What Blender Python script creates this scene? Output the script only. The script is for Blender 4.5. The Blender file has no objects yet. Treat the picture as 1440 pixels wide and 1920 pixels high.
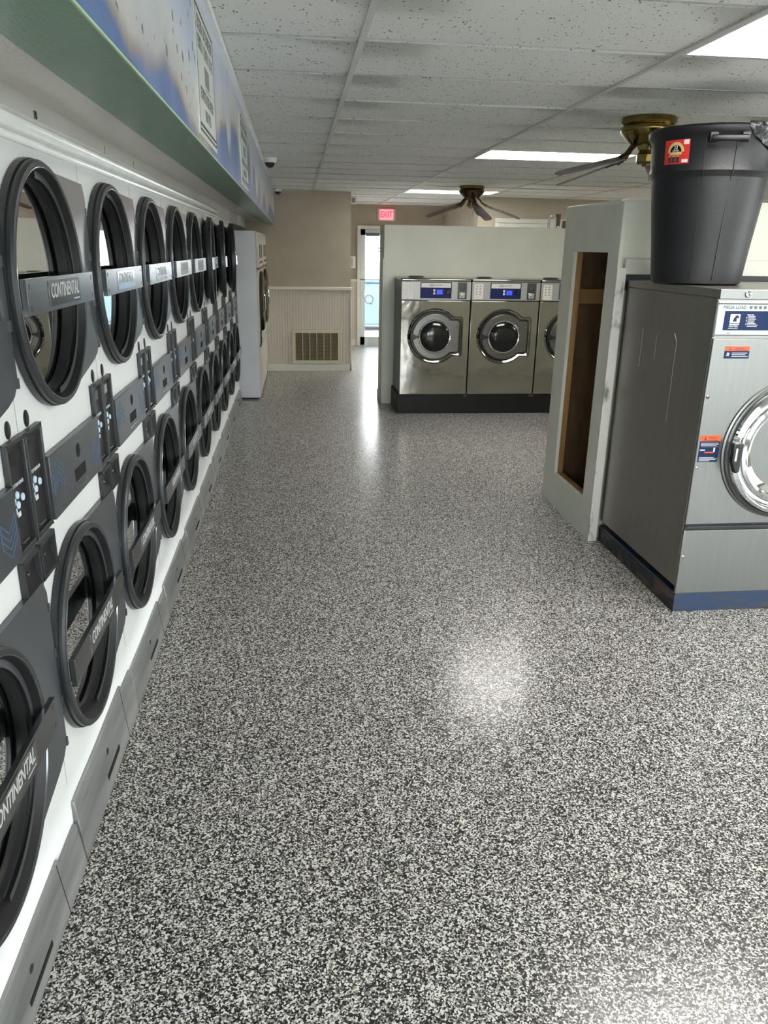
import bpy, bmesh, math, random
from mathutils import Vector, Matrix, Euler
random.seed(7)
PI = math.pi
COL = bpy.context.scene.collection
sc = bpy.context.scene

# ------------------------------------------------------------------ helpers
class MB:
    """collects shapes, then links them as one mesh object"""
    def __init__(s): s.bm = bmesh.new(); s.m = 0
    def mat(s, i): s.m = i; return s
    def _f(s, vs, smooth=False):
        try:
            f = s.bm.faces.new(vs); f.material_index = s.m; f.smooth = smooth; return f
        except ValueError: return None
    def box(s, x0, x1, y0, y1, z0, z1):
        v = [s.bm.verts.new(p) for p in ((x0,y0,z0),(x1,y0,z0),(x1,y1,z0),(x0,y1,z0),(x0,y0,z1),(x1,y0,z1),(x1,y1,z1),(x0,y1,z1))]
        for q in ((0,3,2,1),(4,5,6,7),(0,1,5,4),(1,2,6,5),(2,3,7,6),(3,0,4,7)): s._f([v[i] for i in q])
        return s
    def quad(s, *pts):
        s._f([s.bm.verts.new(p) for p in pts]); return s
    def prism(s, poly, fn0, fn1, cap=True):
        a = [s.bm.verts.new(fn0(*p)) for p in poly]; b = [s.bm.verts.new(fn1(*p)) for p in poly]
        n = len(poly)
        if cap: s._f(a[::-1]); s._f(b)
        for i in range(n): s._f([a[i], a[(i+1)%n], b[(i+1)%n], b[i]])
        return s
    def px(s, poly, x0, x1):   # poly in (y,z)
        return s.prism(poly, lambda y,z:(x0,y,z), lambda y,z:(x1,y,z))
    def py(s, poly, y0, y1):   # poly in (x,z)
        return s.prism(poly, lambda x,z:(x,y1,z), lambda x,z:(x,y0,z))
    def pz(s, poly, z0, z1):
        return s.prism(poly, lambda x,y:(x,y,z0), lambda x,y:(x,y,z1))
    def lathe(s, prof, c=(0,0,0), ax='z', n=48, a0=0, a1=2*PI, sx=1, sy=1):
        """prof = [(r, h)] about axis ax through c"""
        full = abs(a1-a0-2*PI) < 1e-6
        rings = []
        for r, h in prof:
            ring = []
            cnt = n if full else n+1
            if r < 1e-6: cnt_pts = 1
            else: cnt_pts = cnt
            for i in range(cnt_pts):
                a = a0 + (a1-a0)*i/n
                u, w = r*math.cos(a)*sx, r*math.sin(a)*sy
                if ax == 'z': p = (c[0]+u, c[1]+w, c[2]+h)
                elif ax == 'x': p = (c[0]+h, c[1]+u, c[2]+w)
                else: p = (c[0]+w, c[1]+h, c[2]+u)
                ring.append(s.bm.verts.new(p))
            rings.append(ring)
        for A, B in zip(rings, rings[1:]):
            m = n if full else n
            for i in range(m):
                j = (i+1) % len(A) if len(A) > 1 else 0
                k = (i+1) % len(B) if len(B) > 1 else 0
                i1 = i if len(A) > 1 else 0; i2 = i if len(B) > 1 else 0
                vs = [A[i1], A[j], B[k], B[i2]]
                u = []
                for v in vs:
                    if v not in u: u.append(v)
                if len(u) >= 3: s._f(u, True)
        return s
    def tube(s, pts, r, n=10, caps=True, flat=None):
        pts = [Vector(p) for p in pts]; rings = []
        for i, p in enumerate(pts):
            d = (pts[min(i+1, len(pts)-1)] - pts[max(i-1, 0)]).normalized()
            up = Vector((0,0,1)) if abs(d.z) < .9 else Vector((1,0,0))
            u = d.cross(up).normalized(); w = u.cross(d).normalized()
            rr = r[i] if isinstance(r, (list, tuple)) else r
            fl = flat if flat else 1
            rings.append([s.bm.verts.new(p + u*rr*math.cos(2*PI*k/n) + w*rr*fl*math.sin(2*PI*k/n)) for k in range(n)])
        for A, B in zip(rings, rings[1:]):
            for k in range(n): s._f([A[k], A[(k+1)%n], B[(k+1)%n], B[k]], True)
        if caps: s._f(rings[0][::-1]); s._f(rings[-1])
        return s
    def holed(s, rect, c, r, fn, n=64):
        """flat rectangle (u0,u1,v0,v1) with round hole of radius r at c; fn(u,v)->xyz"""
        u0,u1,v0,v1 = rect
        angs = [2*PI*i/n for i in range(n)] + [math.atan2(v-c[1], u-c[0]) % (2*PI) for u in (u0,u1) for v in (v0,v1)]
        angs = sorted(set(round(a,6) for a in angs))
        inn, out = [], []
        for a in angs:
            ca, sa = math.cos(a), math.sin(a); t = 1e9
            if ca > 1e-9: t = min(t, (u1-c[0])/ca)
            if ca < -1e-9: t = min(t, (u0-c[0])/ca)
            if sa > 1e-9: t = min(t, (v1-c[1])/sa)
            if sa < -1e-9: t = min(t, (v0-c[1])/sa)
            inn.append(s.bm.verts.new(fn(c[0]+r*ca, c[1]+r*sa))); out.append(s.bm.verts.new(fn(c[0]+t*ca, c[1]+t*sa)))
        k = len(angs)
        for i in range(k): s._f([inn[i], out[i], out[(i+1)%k], inn[(i+1)%k]])
        return s
    def build(s, name, mats, parent=None, loc=(0,0,0), rot=(0,0,0), bevel=0, seg=2, fix=True, ang=35):
        bmesh.ops.remove_doubles(s.bm, verts=s.bm.verts, dist=1e-6)
        if fix: bmesh.ops.recalc_face_normals(s.bm, faces=s.bm.faces)
        me = bpy.data.meshes.new(name); s.bm.to_mesh(me); s.bm.free()
        if not isinstance(mats, (list, tuple)): mats = [mats]
        for m in mats: me.materials.append(m)
        me.polygons.foreach_set('use_smooth', [True]*len(me.polygons))
        me.set_sharp_from_angle(angle=math.radians(ang))
        o = bpy.data.objects.new(name, me); COL.objects.link(o)
        o.location = loc; o.rotation_euler = rot
        if parent: o.parent = parent
        if bevel:
            b = o.modifiers.new('bevel', 'BEVEL'); b.width = bevel; b.segments = seg; b.limit_method = 'ANGLE'; b.angle_limit = math.radians(40)
            b.harden_normals = False
        return o

def tag(o, label, cat, group=None):
    o['label'] = label; o['category'] = cat
    if group: o['group'] = group
    return o
def empty(name, loc=(0,0,0), rz=0, parent=None):
    o = bpy.data.objects.new(name, None); COL.objects.link(o); o.location = loc; o.rotation_euler = (0,0,rz)
    o.empty_display_size = .1
    if parent: o.parent = parent
    return o
def struct(o): o['kind'] = 'structure'; return o
def kids(o): return [c for c in o.children]
def copy_tree(o, parent=None):
    c = o.copy(); COL.objects.link(c); c.parent = parent
    for k in kids(o): copy_tree(k, c)
    return c

def text(name, body, size, mat, parent, loc, rot, width=None, ext=.0006, shear=0, spacing=1, align='CENTER', wt=0):
    cu = bpy.data.curves.new(name, 'FONT'); cu.body = body; cu.size = size; cu.extrude = ext
    cu.align_x = align; cu.align_y = 'CENTER'; cu.shear = shear; cu.space_character = spacing; cu.offset = wt
    cu.resolution_u = 3
    t = bpy.data.objects.new(name, cu); COL.objects.link(t)
    bpy.context.view_layer.update()
    me = bpy.data.meshes.new_from_object(t.evaluated_get(bpy.context.evaluated_depsgraph_get()))
    bpy.data.objects.remove(t); bpy.data.curves.remove(cu)
    if width:
        xs = [v.co.x for v in me.vertices]; f = width/(max(xs)-min(xs))
        for v in me.vertices: v.co.x *= f
    me.name = name; me.materials.clear(); me.materials.append(mat)
    o = bpy.data.objects.new(name, me); COL.objects.link(o); o.location = loc; o.rotation_euler = rot
    if parent: o.parent = parent
    return o
FX = (PI/2, 0, PI/2)      # lettering on a face looking along +x
FY = (PI/2, 0, 0)         # lettering on a face looking along -y

# ------------------------------------------------------------------ materials
class N:
    def __init__(s, name):
        s.m = bpy.data.materials.new(name); s.m.use_nodes = True; s.t = s.m.node_tree
        s.b = s.t.nodes['Principled BSDF']; s.out = s.t.nodes['Material Output']
    def n(s, ty, **kw):
        x = s.t.nodes.new(ty)
        for k, v in kw.items(): setattr(x, k, v)
        return x
    def l(s, a, b): s.t.links.new(a, b)
    def set(s, **kw):
        for k, v in kw.items():
            k = {'Coat':'Coat Weight','CoatR':'Coat Roughness','Rough':'Roughness','Metal':'Metallic','Spec':'Specular IOR Level','Trans':'Transmission Weight','Aniso':'Anisotropic'}.get(k, k.replace('_',' '))
            if isinstance(v, (tuple, list)) and len(v) == 3: v = (*v, 1)
            s.b.inputs[k].default_value = v
        return s
def lin(r, g=None, b=None):
    if g is None: g = b = r
    return tuple(((c/255)/12.92 if c/255 <= .04045 else ((c/255+.055)/1.055)**2.4) for c in (r, g, b))
def plain(name, col, rough=.5, metal=0, **kw):
    a = N(name); a.set(Base_Color=lin(*col), Rough=rough, Metal=metal, **kw); return a.m
def noisy(name, c0, c1, scale=6, rough=.5, metal=0, bump=0, bscale=None, detail=4, stretch=(1,1,1), lo=.35, hi=.65, r2=None, **kw):
    a = N(name); a.set(Rough=rough, Metal=metal, **kw)
    tc = a.n('ShaderNodeTexCoord'); mp = a.n('ShaderNodeMapping'); mp.inputs['Scale'].default_value = stretch
    a.l(tc.outputs['Object'], mp.inputs['Vector'])
    nz = a.n('ShaderNodeTexNoise'); nz.inputs['Scale'].default_value = scale; nz.inputs['Detail'].default_value = detail
    a.l(mp.outputs[0], nz.inputs['Vector'])
    cr = a.n('ShaderNodeValToRGB'); cr.color_ramp.elements[0].position = lo; cr.color_ramp.elements[1].position = hi
    cr.color_ramp.elements[0].color = (*lin(*c0), 1); cr.color_ramp.elements[1].color = (*lin(*c1), 1)
    a.l(nz.outputs[0], cr.inputs[0]); a.l(cr.outputs[0], a.b.inputs['Base Color'])
    if r2 is not None:
        mr = a.n('ShaderNodeMapRange'); mr.inputs['To Min'].default_value = rough; mr.inputs['To Max'].default_value = r2
        a.l(nz.outputs[0], mr.inputs['Value']); a.l(mr.outputs[0], a.b.inputs['Roughness'])
    if bump:
        n2 = a.n('ShaderNodeTexNoise'); n2.inputs['Scale'].default_value = bscale or scale; n2.inputs['Detail'].default_value = 3
        a.l(mp.outputs[0], n2.inputs['Vector'])
        bp = a.n('ShaderNodeBump'); bp.inputs['Strength'].default_value = 1; bp.inputs['Distance'].default_value = bump
        a.l(n2.outputs[0], bp.inputs['Height']); a.l(bp.outputs[0], a.b.inputs['Normal'])
    return a.m

M = {}
# epoxy flake floor
a = N('epoxy_flake'); a.set(Rough=.55, Coat=.6, CoatR=.2, Spec=.3)
tc = a.n('ShaderNodeTexCoord')
wob = a.n('ShaderNodeTexNoise'); wob.inputs['Scale'].default_value = 90; wob.inputs['Detail'].default_value = 1
a.l(tc.outputs['Object'], wob.inputs['Vector'])
mx = a.n('ShaderNodeMix', data_type='VECTOR'); mx.inputs['Factor'].default_value = .008
a.l(tc.outputs['Object'], mx.inputs['A']); a.l(wob.outputs['Color'], mx.inputs['B'])
vo = a.n('ShaderNodeTexVoronoi'); vo.inputs['Scale'].default_value = 225; vo.inputs['Randomness'].default_value = 1
a.l(mx.outputs['Result'], vo.inputs['Vector'])
sp = a.n('ShaderNodeSeparateColor'); a.l(vo.outputs['Color'], sp.inputs[0])
cr = a.n('ShaderNodeValToRGB'); cr.color_ramp.interpolation = 'CONSTANT'
els = [(0,(10,10,12)),(.31,(44,44,45)),(.42,(104,102,99)),(.56,(160,157,152)),(.72,(224,222,217)),(.985,(196,184,160))]
for i,(p,c) in enumerate(els):
    e = cr.color_ramp.elements[i] if i < 2 else cr.color_ramp.elements.new(p)
    e.position = p; e.color = (*lin(*c),1)
a.l(sp.outputs[0], cr.inputs[0])
big = a.n('ShaderNodeTexNoise'); big.inputs['Scale'].default_value = 1.3; big.inputs['Detail'].default_value = 3
a.l(tc.outputs['Object'], big.inputs['Vector'])
mr = a.n('ShaderNodeMapRange'); mr.inputs['To Min'].default_value = .80; mr.inputs['To Max'].default_value = .98
a.l(big.outputs[0], mr.inputs['Value'])
mm = a.n('ShaderNodeMix', data_type='RGBA', blend_type='MULTIPLY'); mm.inputs['Factor'].default_value = 1
a.l(cr.outputs[0], mm.inputs['A']); a.l(mr.outputs[0], mm.inputs['B']); a.l(mm.outputs['Result'], a.b.inputs['Base Color'])
bp = a.n('ShaderNodeBump'); bp.inputs['Strength'].default_value = .5; bp.inputs['Distance'].default_value = .0012
n2 = a.n('ShaderNodeTexNoise'); n2.inputs['Scale'].default_value = 45; n2.inputs['Detail'].default_value = 2
a.l(tc.outputs['Object'], n2.inputs['Vector']); a.l(n2.outputs[0], bp.inputs['Height'])
a.l(bp.outputs[0], a.b.inputs['Coat Normal'])
M['floor'] = a.m
# ceiling tile
a = N('ceiling_tile'); a.set(Rough=.9, Spec=.2)
tc = a.n('ShaderNodeTexCoord'); mp = a.n('ShaderNodeMapping'); mp.inputs['Scale'].default_value = (1,.55,1); a.l(tc.outputs['Object'], mp.inputs[0])
v1 = a.n('ShaderNodeTexVoronoi'); v1.inputs['Scale'].default_value = 75; a.l(mp.outputs[0], v1.inputs['Vector'])
cr = a.n('ShaderNodeValToRGB'); cr.color_ramp.elements[0].position = .1; cr.color_ramp.elements[1].position = .2
cr.color_ramp.elements[0].color = (*lin(120,120,116),1); cr.color_ramp.elements[1].color = (*lin(228,229,226),1)
gate = a.n('ShaderNodeTexNoise'); gate.inputs['Scale'].default_value = 30; a.l(tc.outputs['Object'], gate.inputs[0])
ad = a.n('ShaderNodeMath', operation='ADD'); mu = a.n('ShaderNodeMath', operation='MULTIPLY_ADD')
mu.inputs[1].default_value = 1.1; mu.inputs[2].default_value = -.53; a.l(gate.outputs[0], mu.inputs[0])
a.l(v1.outputs['Distance'], ad.inputs[0]); a.l(mu.outputs[0], ad.inputs[1]); a.l(ad.outputs[0], cr.inputs[0])
a.l(cr.outputs[0], a.b.inputs['Base Color'])
bp = a.n('ShaderNodeBump'); bp.inputs['Distance'].default_value = .002; bp.inputs['Strength'].default_value = .6
n3 = a.n('ShaderNodeTexNoise'); n3.inputs['Scale'].default_value = 140; a.l(tc.outputs['Object'], n3.inputs[0]); a.l(n3.outputs[0], bp.inputs['Height']); a.l(bp.outputs[0], a.b.inputs['Normal'])
M['tile'] = a.m
M['tbar'] = plain('ceiling_grid_paint', (196,197,194), .45)
M['beige'] = noisy('beige_wall_paint', (164,154,139), (170,160,145), 3, .75, bump=.0015, bscale=130)
M['white_wall'] = noisy('white_wall_paint', (222,223,219), (230,231,227), 2, .5)
M['cream'] = noisy('cream_bulkhead_paint', (204,206,192), (212,213,200), 2.5, .45, bump=.0008, bscale=60)
M['cream_scuffed'] = noisy('scuffed_white_edge', (120,116,108), (205,204,196), 14, .5, stretch=(1,1,.5), lo=.3, hi=.42)
M['trim'] = plain('trim_paint', (205,203,192), .4)
M['trim_gloss'] = noisy('crown_moulding_paint', (230,232,229), (240,241,239), 8, .22)
# beadboard
a = N('beadboard_paint'); a.set(Rough=.55, Base_Color=lin(196,189,175))
tc = a.n('ShaderNodeTexCoord'); wv = a.n('ShaderNodeTexWave', wave_type='BANDS', bands_direction='X'); wv.inputs['Scale'].default_value = 8; a.l(tc.outputs['Object'], wv.inputs[0])
cr = a.n('ShaderNodeValToRGB'); cr.color_ramp.elements[0].position = .0; cr.color_ramp.elements[1].position = .12; a.l(wv.outputs[1], cr.inputs[0])
bp = a.n('ShaderNodeBump'); bp.inputs['Distance'].default_value = .004; a.l(cr.outputs[0], bp.inputs['Height']); a.l(bp.outputs[0], a.b.inputs['Normal'])
M['bead'] = a.m
# mural on the soffit face (y along the wall, z up)
a = N('water_drop_mural'); a.set(Rough=.28, Spec=.5)
tc = a.n('ShaderNodeTexCoord'); sx = a.n('ShaderNodeSeparateXYZ'); a.l(tc.outputs['Object'], sx.inputs[0])
nm = a.n('ShaderNodeMapRange'); nm.inputs['From Max'].default_value = 12; a.l(sx.outputs[1], nm.inputs['Value'])
fc = a.n('ShaderNodeFloatCurve'); cv = fc.mapping.curves[0]
pts = [(0,2.12),(.9,2.08),(1.33,2.035),(1.42,2.005),(1.72,2.012),(1.89,2.052),(2.04,2.03),(2.29,1.99),(2.6,1.97),(2.95,2.03),(3.3,2.12),(3.45,2.14),(3.56,2.05),(3.7,2.15),(4.0,2.2),(4.25,2.1),(4.5,2.02),(4.9,2.06),(5.15,2.25),(5.4,2.05),(5.7,2.2),(6.1,2.0),(6.5,2.15),(6.9,2.0),(7.5,2.12),(8.3,2.0),(9,2.1),(12,2.0)]
cv.points[0].location = (0, pts[0][1]-1.9); cv.points[1].location = (1, pts[-1][1]-1.9)
for y, z in pts[1:-1]: cv.points.new(y/12, z-1.9)
fc.mapping.update(); a.l(nm.outputs[0], fc.inputs['Value'])
def mth(op, x, y=None, **k):
    q = a.n('ShaderNodeMath', operation=op)
    for i, v in enumerate((x, y)):
        if v is None: continue
        if isinstance(v, (int, float)): q.inputs[i].default_value = v
        else: a.l(v, q.inputs[i])
    return q.outputs[0]
wn = a.n('ShaderNodeTexNoise'); wn.inputs['Scale'].default_value = 9; a.l(tc.outputs['Object'], wn.inputs[0])
dz = mth('SUBTRACT', mth('SUBTRACT', sx.outputs[2], 1.9), fc.outputs[0])
dz = mth('ADD', dz, mth('MULTIPLY', mth('SUBTRACT', wn.outputs[0], .5), .05))
ramp = a.n('ShaderNodeValToRGB'); E_ = ramp.color_ramp.elements
mr = a.n('ShaderNodeMapRange'); mr.inputs['From Min'].default_value = -.05; mr.inputs['From Max'].default_value = .2; a.l(dz, mr.inputs['Value']); a.l(mr.outputs[0], ramp.inputs[0])
E_[0].position = .16; E_[0].color = (*lin(74,106,160),1); E_[1].position = .24; E_[1].color = (*lin(140,130,128),1)
for p, c in ((.36,(188,186,180)),(.75,(200,203,206)),(1.0,(188,196,214))):
    e = E_.new(p); e.color = (*lin(*c),1)
# blue patch up high and pale streaks
n4 = a.n('ShaderNodeTexNoise'); n4.inputs['Scale'].default_value = 3.2; n4.inputs['Detail'].default_value = 2; a.l(tc.outputs['Object'], n4.inputs[0])
bl = a.n('ShaderNodeMapRange'); bl.inputs['From Min'].default_value = .5; bl.inputs['From Max'].default_value = .68; a.l(n4.outputs[0], bl.inputs['Value'])
m1 = a.n('ShaderNodeMix', data_type='RGBA'); a.l(mth('MULTIPLY', bl.outputs[0], .4), m1.inputs['Factor']); a.l(ramp.outputs[0], m1.inputs['A']); m1.inputs['B'].default_value = (*lin(140,156,196),1)
# drops
cb = a.n('ShaderNodeCombineXYZ'); a.l(sx.outputs[1], cb.inputs[0]); a.l(sx.outputs[2], cb.inputs[1])
vd = a.n('ShaderNodeTexVoronoi'); vd.inputs['Scale'].default_value = 22; a.l(cb.outputs[0], vd.inputs['Vector'])
spc = a.n('ShaderNodeSeparateColor'); a.l(vd.outputs['Color'], spc.inputs[0])
thr = mth('MULTIPLY', mth('MAXIMUM', mth('SUBTRACT', spc.outputs[0], .2), 0), .5)
drop = mth('LESS_THAN', vd.outputs['Distance'], thr)
drop = mth('MULTIPLY', drop, mth('GREATER_THAN', dz, .03))
drop = mth('MULTIPLY', drop, mth('LESS_THAN', sx.outputs[1], 2.95))
m2 = a.n('ShaderNodeMix', data_type='RGBA'); a.l(drop, m2.inputs['Factor']); a.l(m1.outputs['Result'], m2.inputs['A']); m2.inputs['B'].default_value = (*lin(96,97,103),1)
a.l(m2.outputs['Result'], a.b.inputs['Base Color'])
bp = a.n('ShaderNodeBump'); bp.inputs['Distance'].default_value = .002; bp.inputs['Strength'].default_value = .5; n5 = a.n('ShaderNodeTexNoise'); n5.inputs['Scale'].default_value = 12; a.l(tc.outputs['Object'], n5.inputs[0]); a.l(n5.outputs[0], bp.inputs['Height']); a.l(bp.outputs[0], a.b.inputs['Normal'])
M['mural'] = a.m
# soffit underside: green outer band, off-white inner band
a = N('soffit_underside_paint'); a.set(Rough=.3)
tc = a.n('ShaderNodeTexCoord'); sx = a.n('ShaderNodeSeparateXYZ'); a.l(tc.outputs['Object'], sx.inputs[0])
wn = a.n('ShaderNodeTexNoise'); wn.inputs['Scale'].default_value = 5; wn.inputs['Detail'].default_value = 4; a.l(tc.outputs['Object'], wn.inputs[0])
ed = mth('ADD', sx.outputs[0], mth('MULTIPLY', mth('SUBTRACT', wn.outputs[0], .5), .012))
st = mth('GREATER_THAN', ed, -.46)
g = a.n('ShaderNodeMix', data_type='RGBA'); a.l(wn.outputs[0], g.inputs['Factor']); g.inputs['A'].default_value = (*lin(112,142,116),1); g.inputs['B'].default_value = (*lin(122,156,134),1)
m1 = a.n('ShaderNodeMix', data_type='RGBA'); a.l(st, m1.inputs['Factor']); m1.inputs['A'].default_value = (*lin(214,210,200),1); a.l(g.outputs['Result'], m1.inputs['B'])
a.l(m1.outputs['Result'], a.b.inputs['Base Color'])
bp = a.n('ShaderNodeBump'); bp.inputs['Distance'].default_value = .0015; n5 = a.n('ShaderNodeTexNoise'); n5.inputs['Scale'].default_value = 80; a.l(tc.outputs['Object'], n5.inputs[0]); a.l(n5.outputs[0], bp.inputs['Height']); a.l(bp.outputs[0], a.b.inputs['Normal'])
M['under'] = a.m
M['green_edge'] = plain('pale_green_edge', (170,198,160), .4)

M['enamel'] = noisy('white_enamel', (216,218,217), (222,224,223), 3, .3)
M['charcoal'] = noisy('charcoal_powder_coat', (40,42,44), (46,48,50), 5, .38)
M['charcoal_plate'] = noisy('charcoal_door_plate', (80,83,87), (88,91,95), 4, .28, metal=.45)
M['black'] = plain('black_plastic', (22,23,25), .35)
M['blackgloss'] = plain('black_gloss', (12,13,15), .12)
M['drum'] = plain('dryer_drum_dark', (16,17,18), .75)
M['bowl'] = plain('door_bowl_black', (13,14,15), .5)
M['hole'] = plain('dark_recess', (8,8,9), .9)
M['brush'] = noisy('brushed_nameplate_steel', (112,115,118), (126,129,131), 60, .25, 1, stretch=(1,.05,1))
M['plate'] = plain('nameplate_silver', (146,149,151), .14, 1)
M['ink_dark'] = plain('dark_print', (48,50,54), .4)
M['ink_white'] = plain('white_print', (205,210,212), .45)
M['print_grey'] = plain('grey_print', (176,178,178), .55)
M['rim'] = plain('door_rim_light', (120,124,127), .22, .8)
M['panelgrey'] = noisy('grey_control_panel', (72,75,79), (80,83,87), 4, .3, metal=.35)
M['blue_line'] = plain('blue_chevron_print', (70,108,152), .45)
M['btn'] = plain('pale_blue_button', (196,218,235), .35)
M['kick'] = noisy('worn_grey_kick_plate', (104,106,105), (150,151,149), 5, .3, metal=.3, stretch=(1,.4,3), lo=.3, hi=.7, bump=.003, bscale=3)
M['chrome'] = plain('chrome', (215,217,218), .07, 1)
M['steel_front'] = noisy('brushed_steel_front', (124,125,123), (128,129,127), 160, .36, 1, stretch=(1,1,.03), bump=.004, bscale=2.2)
M['steel_side'] = noisy('brushed_steel_side', (144,142,136), (150,148,142), 70, .32, 1, stretch=(.3,.3,.05), r2=.42)
M['steel_mirror'] = noisy('mirror_steel', (150,148,140), (160,158,150), 4, .09, 1, bump=.006, bscale=2.2)
M['steel_dull'] = plain('dull_grey_steel', (148,148,144), .38, .85)
M['door_steel'] = plain('door_satin_steel', (118,117,113), .3, 1)
M['steel_ctl'] = plain('satin_control_steel', (166,166,162), .4, .6)
M['dark_steel'] = plain('dark_side_steel', (84,86,90), .35, .8)
M['navy'] = plain('navy_decal', (14,34,72), .6, 0, Spec=.25)
M['royal'] = plain('blue_display_decal', (20,28,80), .5, 0, Spec=.25)
M['lcd'] = N('lcd_screen').set(Base_Color=lin(50,70,190), Rough=.2, Emission_Color=lin(70,90,235), Emission_Strength=.3).m
M['orange'] = plain('orange_warning_label', (226,84,30), .45)
M['sticker'] = plain('off_white_sticker', (205,203,196), .5)
M['panelpale'] = plain('pale_control_panel', (172,182,182), .5, 0)
M['plinth_black'] = noisy('black_plinth_paint', (13,13,14), (20,20,20), 8, .45, r2=.6, Spec=.3)
M['plinth_blue'] = noisy('blue_chipped_plinth', (60,58,56), (34,52,80), 7, .4, stretch=(.6,1,3), lo=.42, hi=.52, detail=8)
M['plinth_side'] = noisy('chipped_black_plinth', (28,33,40), (78,62,52), 7, .5, lo=.5, hi=.6, detail=8, stretch=(1,1,1.6), bump=.006, bscale=14)
M['brass'] = noisy('antique_brass', (120,104,60), (150,134,84), 6, .2, 1)
M['brass_dark'] = plain('dark_bronze', (74,58,44), .28, .9)
M['blade_top'] = noisy('fan_blade_walnut', (96,66,62), (112,78,72), 12, .4, stretch=(1,1,1))
M['blade_grey'] = noisy('fan_blade_grey', (118,108,106), (134,124,121), 10, .4)
M['can'] = noisy('black_bin_plastic', (9,10,13), (12,13,17), 6, .45, bump=.0006, bscale=90)
M['bag'] = noisy('bin_liner', (7,7,8), (12,12,14), 10, .3, bump=.012, bscale=14)
M['wood'] = noisy('pine_stud', (132,98,54), (166,128,78), 9, .6, stretch=(1,1,.1))
M['plywood'] = noisy('plywood', (84,62,38), (106,80,52), 14, .7, stretch=(1,1,.4), bump=.001)
M['osb'] = noisy('dark_chipboard', (78,60,40), (112,88,60), 30, .8)
M['vent'] = plain('vent_cream_paint', (190,184,160), .45)
M['louvre'] = plain('vent_louvre', (132,124,96), .5)
M['ventdark'] = plain('vent_shadow', (70,66,52), .6)
M['wwhite'] = noisy('appliance_white', (190,193,196), (198,200,203), 3, .35)
M['wcream'] = plain('appliance_cream', (196,190,176), .4)
M['bronze_ring'] = plain('bronze_door_ring', (92,84,72), .2, .85)
M['redstripe'] = plain('red_brown_stripe', (128,66,54), .5)
M['smoke'] = plain('smoked_window', (84,84,80), .2)
M['alu'] = plain('white_aluminium', (206,212,212), .35, .1)
M['signred'] = N('exit_red').set(Base_Color=lin(230,40,50), Rough=.4, Emission_Color=lin(255,36,52), Emission_Strength=2.2).m
M['signface'] = N('exit_face').set(Base_Color=lin(240,140,140), Rough=.4, Emission_Color=lin(255,90,100), Emission_Strength=1.4).m
M['white'] = plain('white_plastic', (216,216,212), .4)
M['signboard'] = noisy('sign_board', (196,200,194), (206,209,203), 5, .3)
M['signink'] = plain('sign_grey_ink', (118,122,120), .5)
M['mega_ink'] = plain('grey_panel_ink', (84,90,92), .6)
M['signblack'] = plain('sign_black_line', (52,54,54), .5)
M['red'] = plain('sticker_red', (190,44,42), .4)
M['gold'] = plain('sticker_gold', (196,172,104), .4)
M['rust'] = plain('rust_stain', (96,58,38), .8)
M['concrete'] = noisy('concrete', (170,170,166), (190,190,186), 3, .8)
M['extwall'] = noisy('pale_blue_siding', (84,106,122), (92,114,132), 3, .6)
M['padbrown'] = plain('brown_pad', (96,72,66), .4)
M['dome'] = N('camera_dome').set(Base_Color=lin(20,20,22), Rough=.05, Coat=1.0).m
M['bulb'] = N('troffer_diffuser').set(Base_Color=lin(240,242,240), Rough=.5, Emission_Color=(1,.98,.93,1), Emission_Strength=11.0).m
a = N('window_glass'); gl = a.n('ShaderNodeBsdfGlossy'); gl.inputs['Roughness'].default_value = .02; tr = a.n('ShaderNodeBsdfTransparent'); fr = a.n('ShaderNodeFresnel'); fr.inputs[0].default_value = 1.5
mxs = a.n('ShaderNodeMixShader'); a.l(fr.outputs[0], mxs.inputs[0]); a.l(tr.outputs[0], mxs.inputs[1]); a.l(gl.outputs[0], mxs.inputs[2]); a.l(mxs.outputs[0], a.out.inputs[0])
tr.inputs[0].default_value = (.93,.95,.95,1); M['glass'] = a.m
a = N('tinted_door_glass'); gl = a.n('ShaderNodeBsdfGlossy'); gl.inputs['Roughness'].default_value = .015; tr = a.n('ShaderNodeBsdfTransparent'); fr = a.n('ShaderNodeFresnel'); fr.inputs[0].default_value = 2.0
mxs = a.n('ShaderNodeMixShader'); a.l(fr.outputs[0], mxs.inputs[0]); a.l(tr.outputs[0], mxs.inputs[1]); a.l(gl.outputs[0], mxs.inputs[2]); a.l(mxs.outputs[0], a.out.inputs[0])
tr.inputs[0].default_value = (.38,.41,.42,1); M['dglass'] = a.m

# ------------------------------------------------------------------ the room
CEIL = 2.42; XR = 8.0; YB = -3.2
X0 = -.66
f = MB(); f.quad((-1.3,YB-.1,0),(XR,YB-.1,0),(XR,14.5,0),(-1.3,14.5,0)); struct(f.build('floor', M['floor']))
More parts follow.
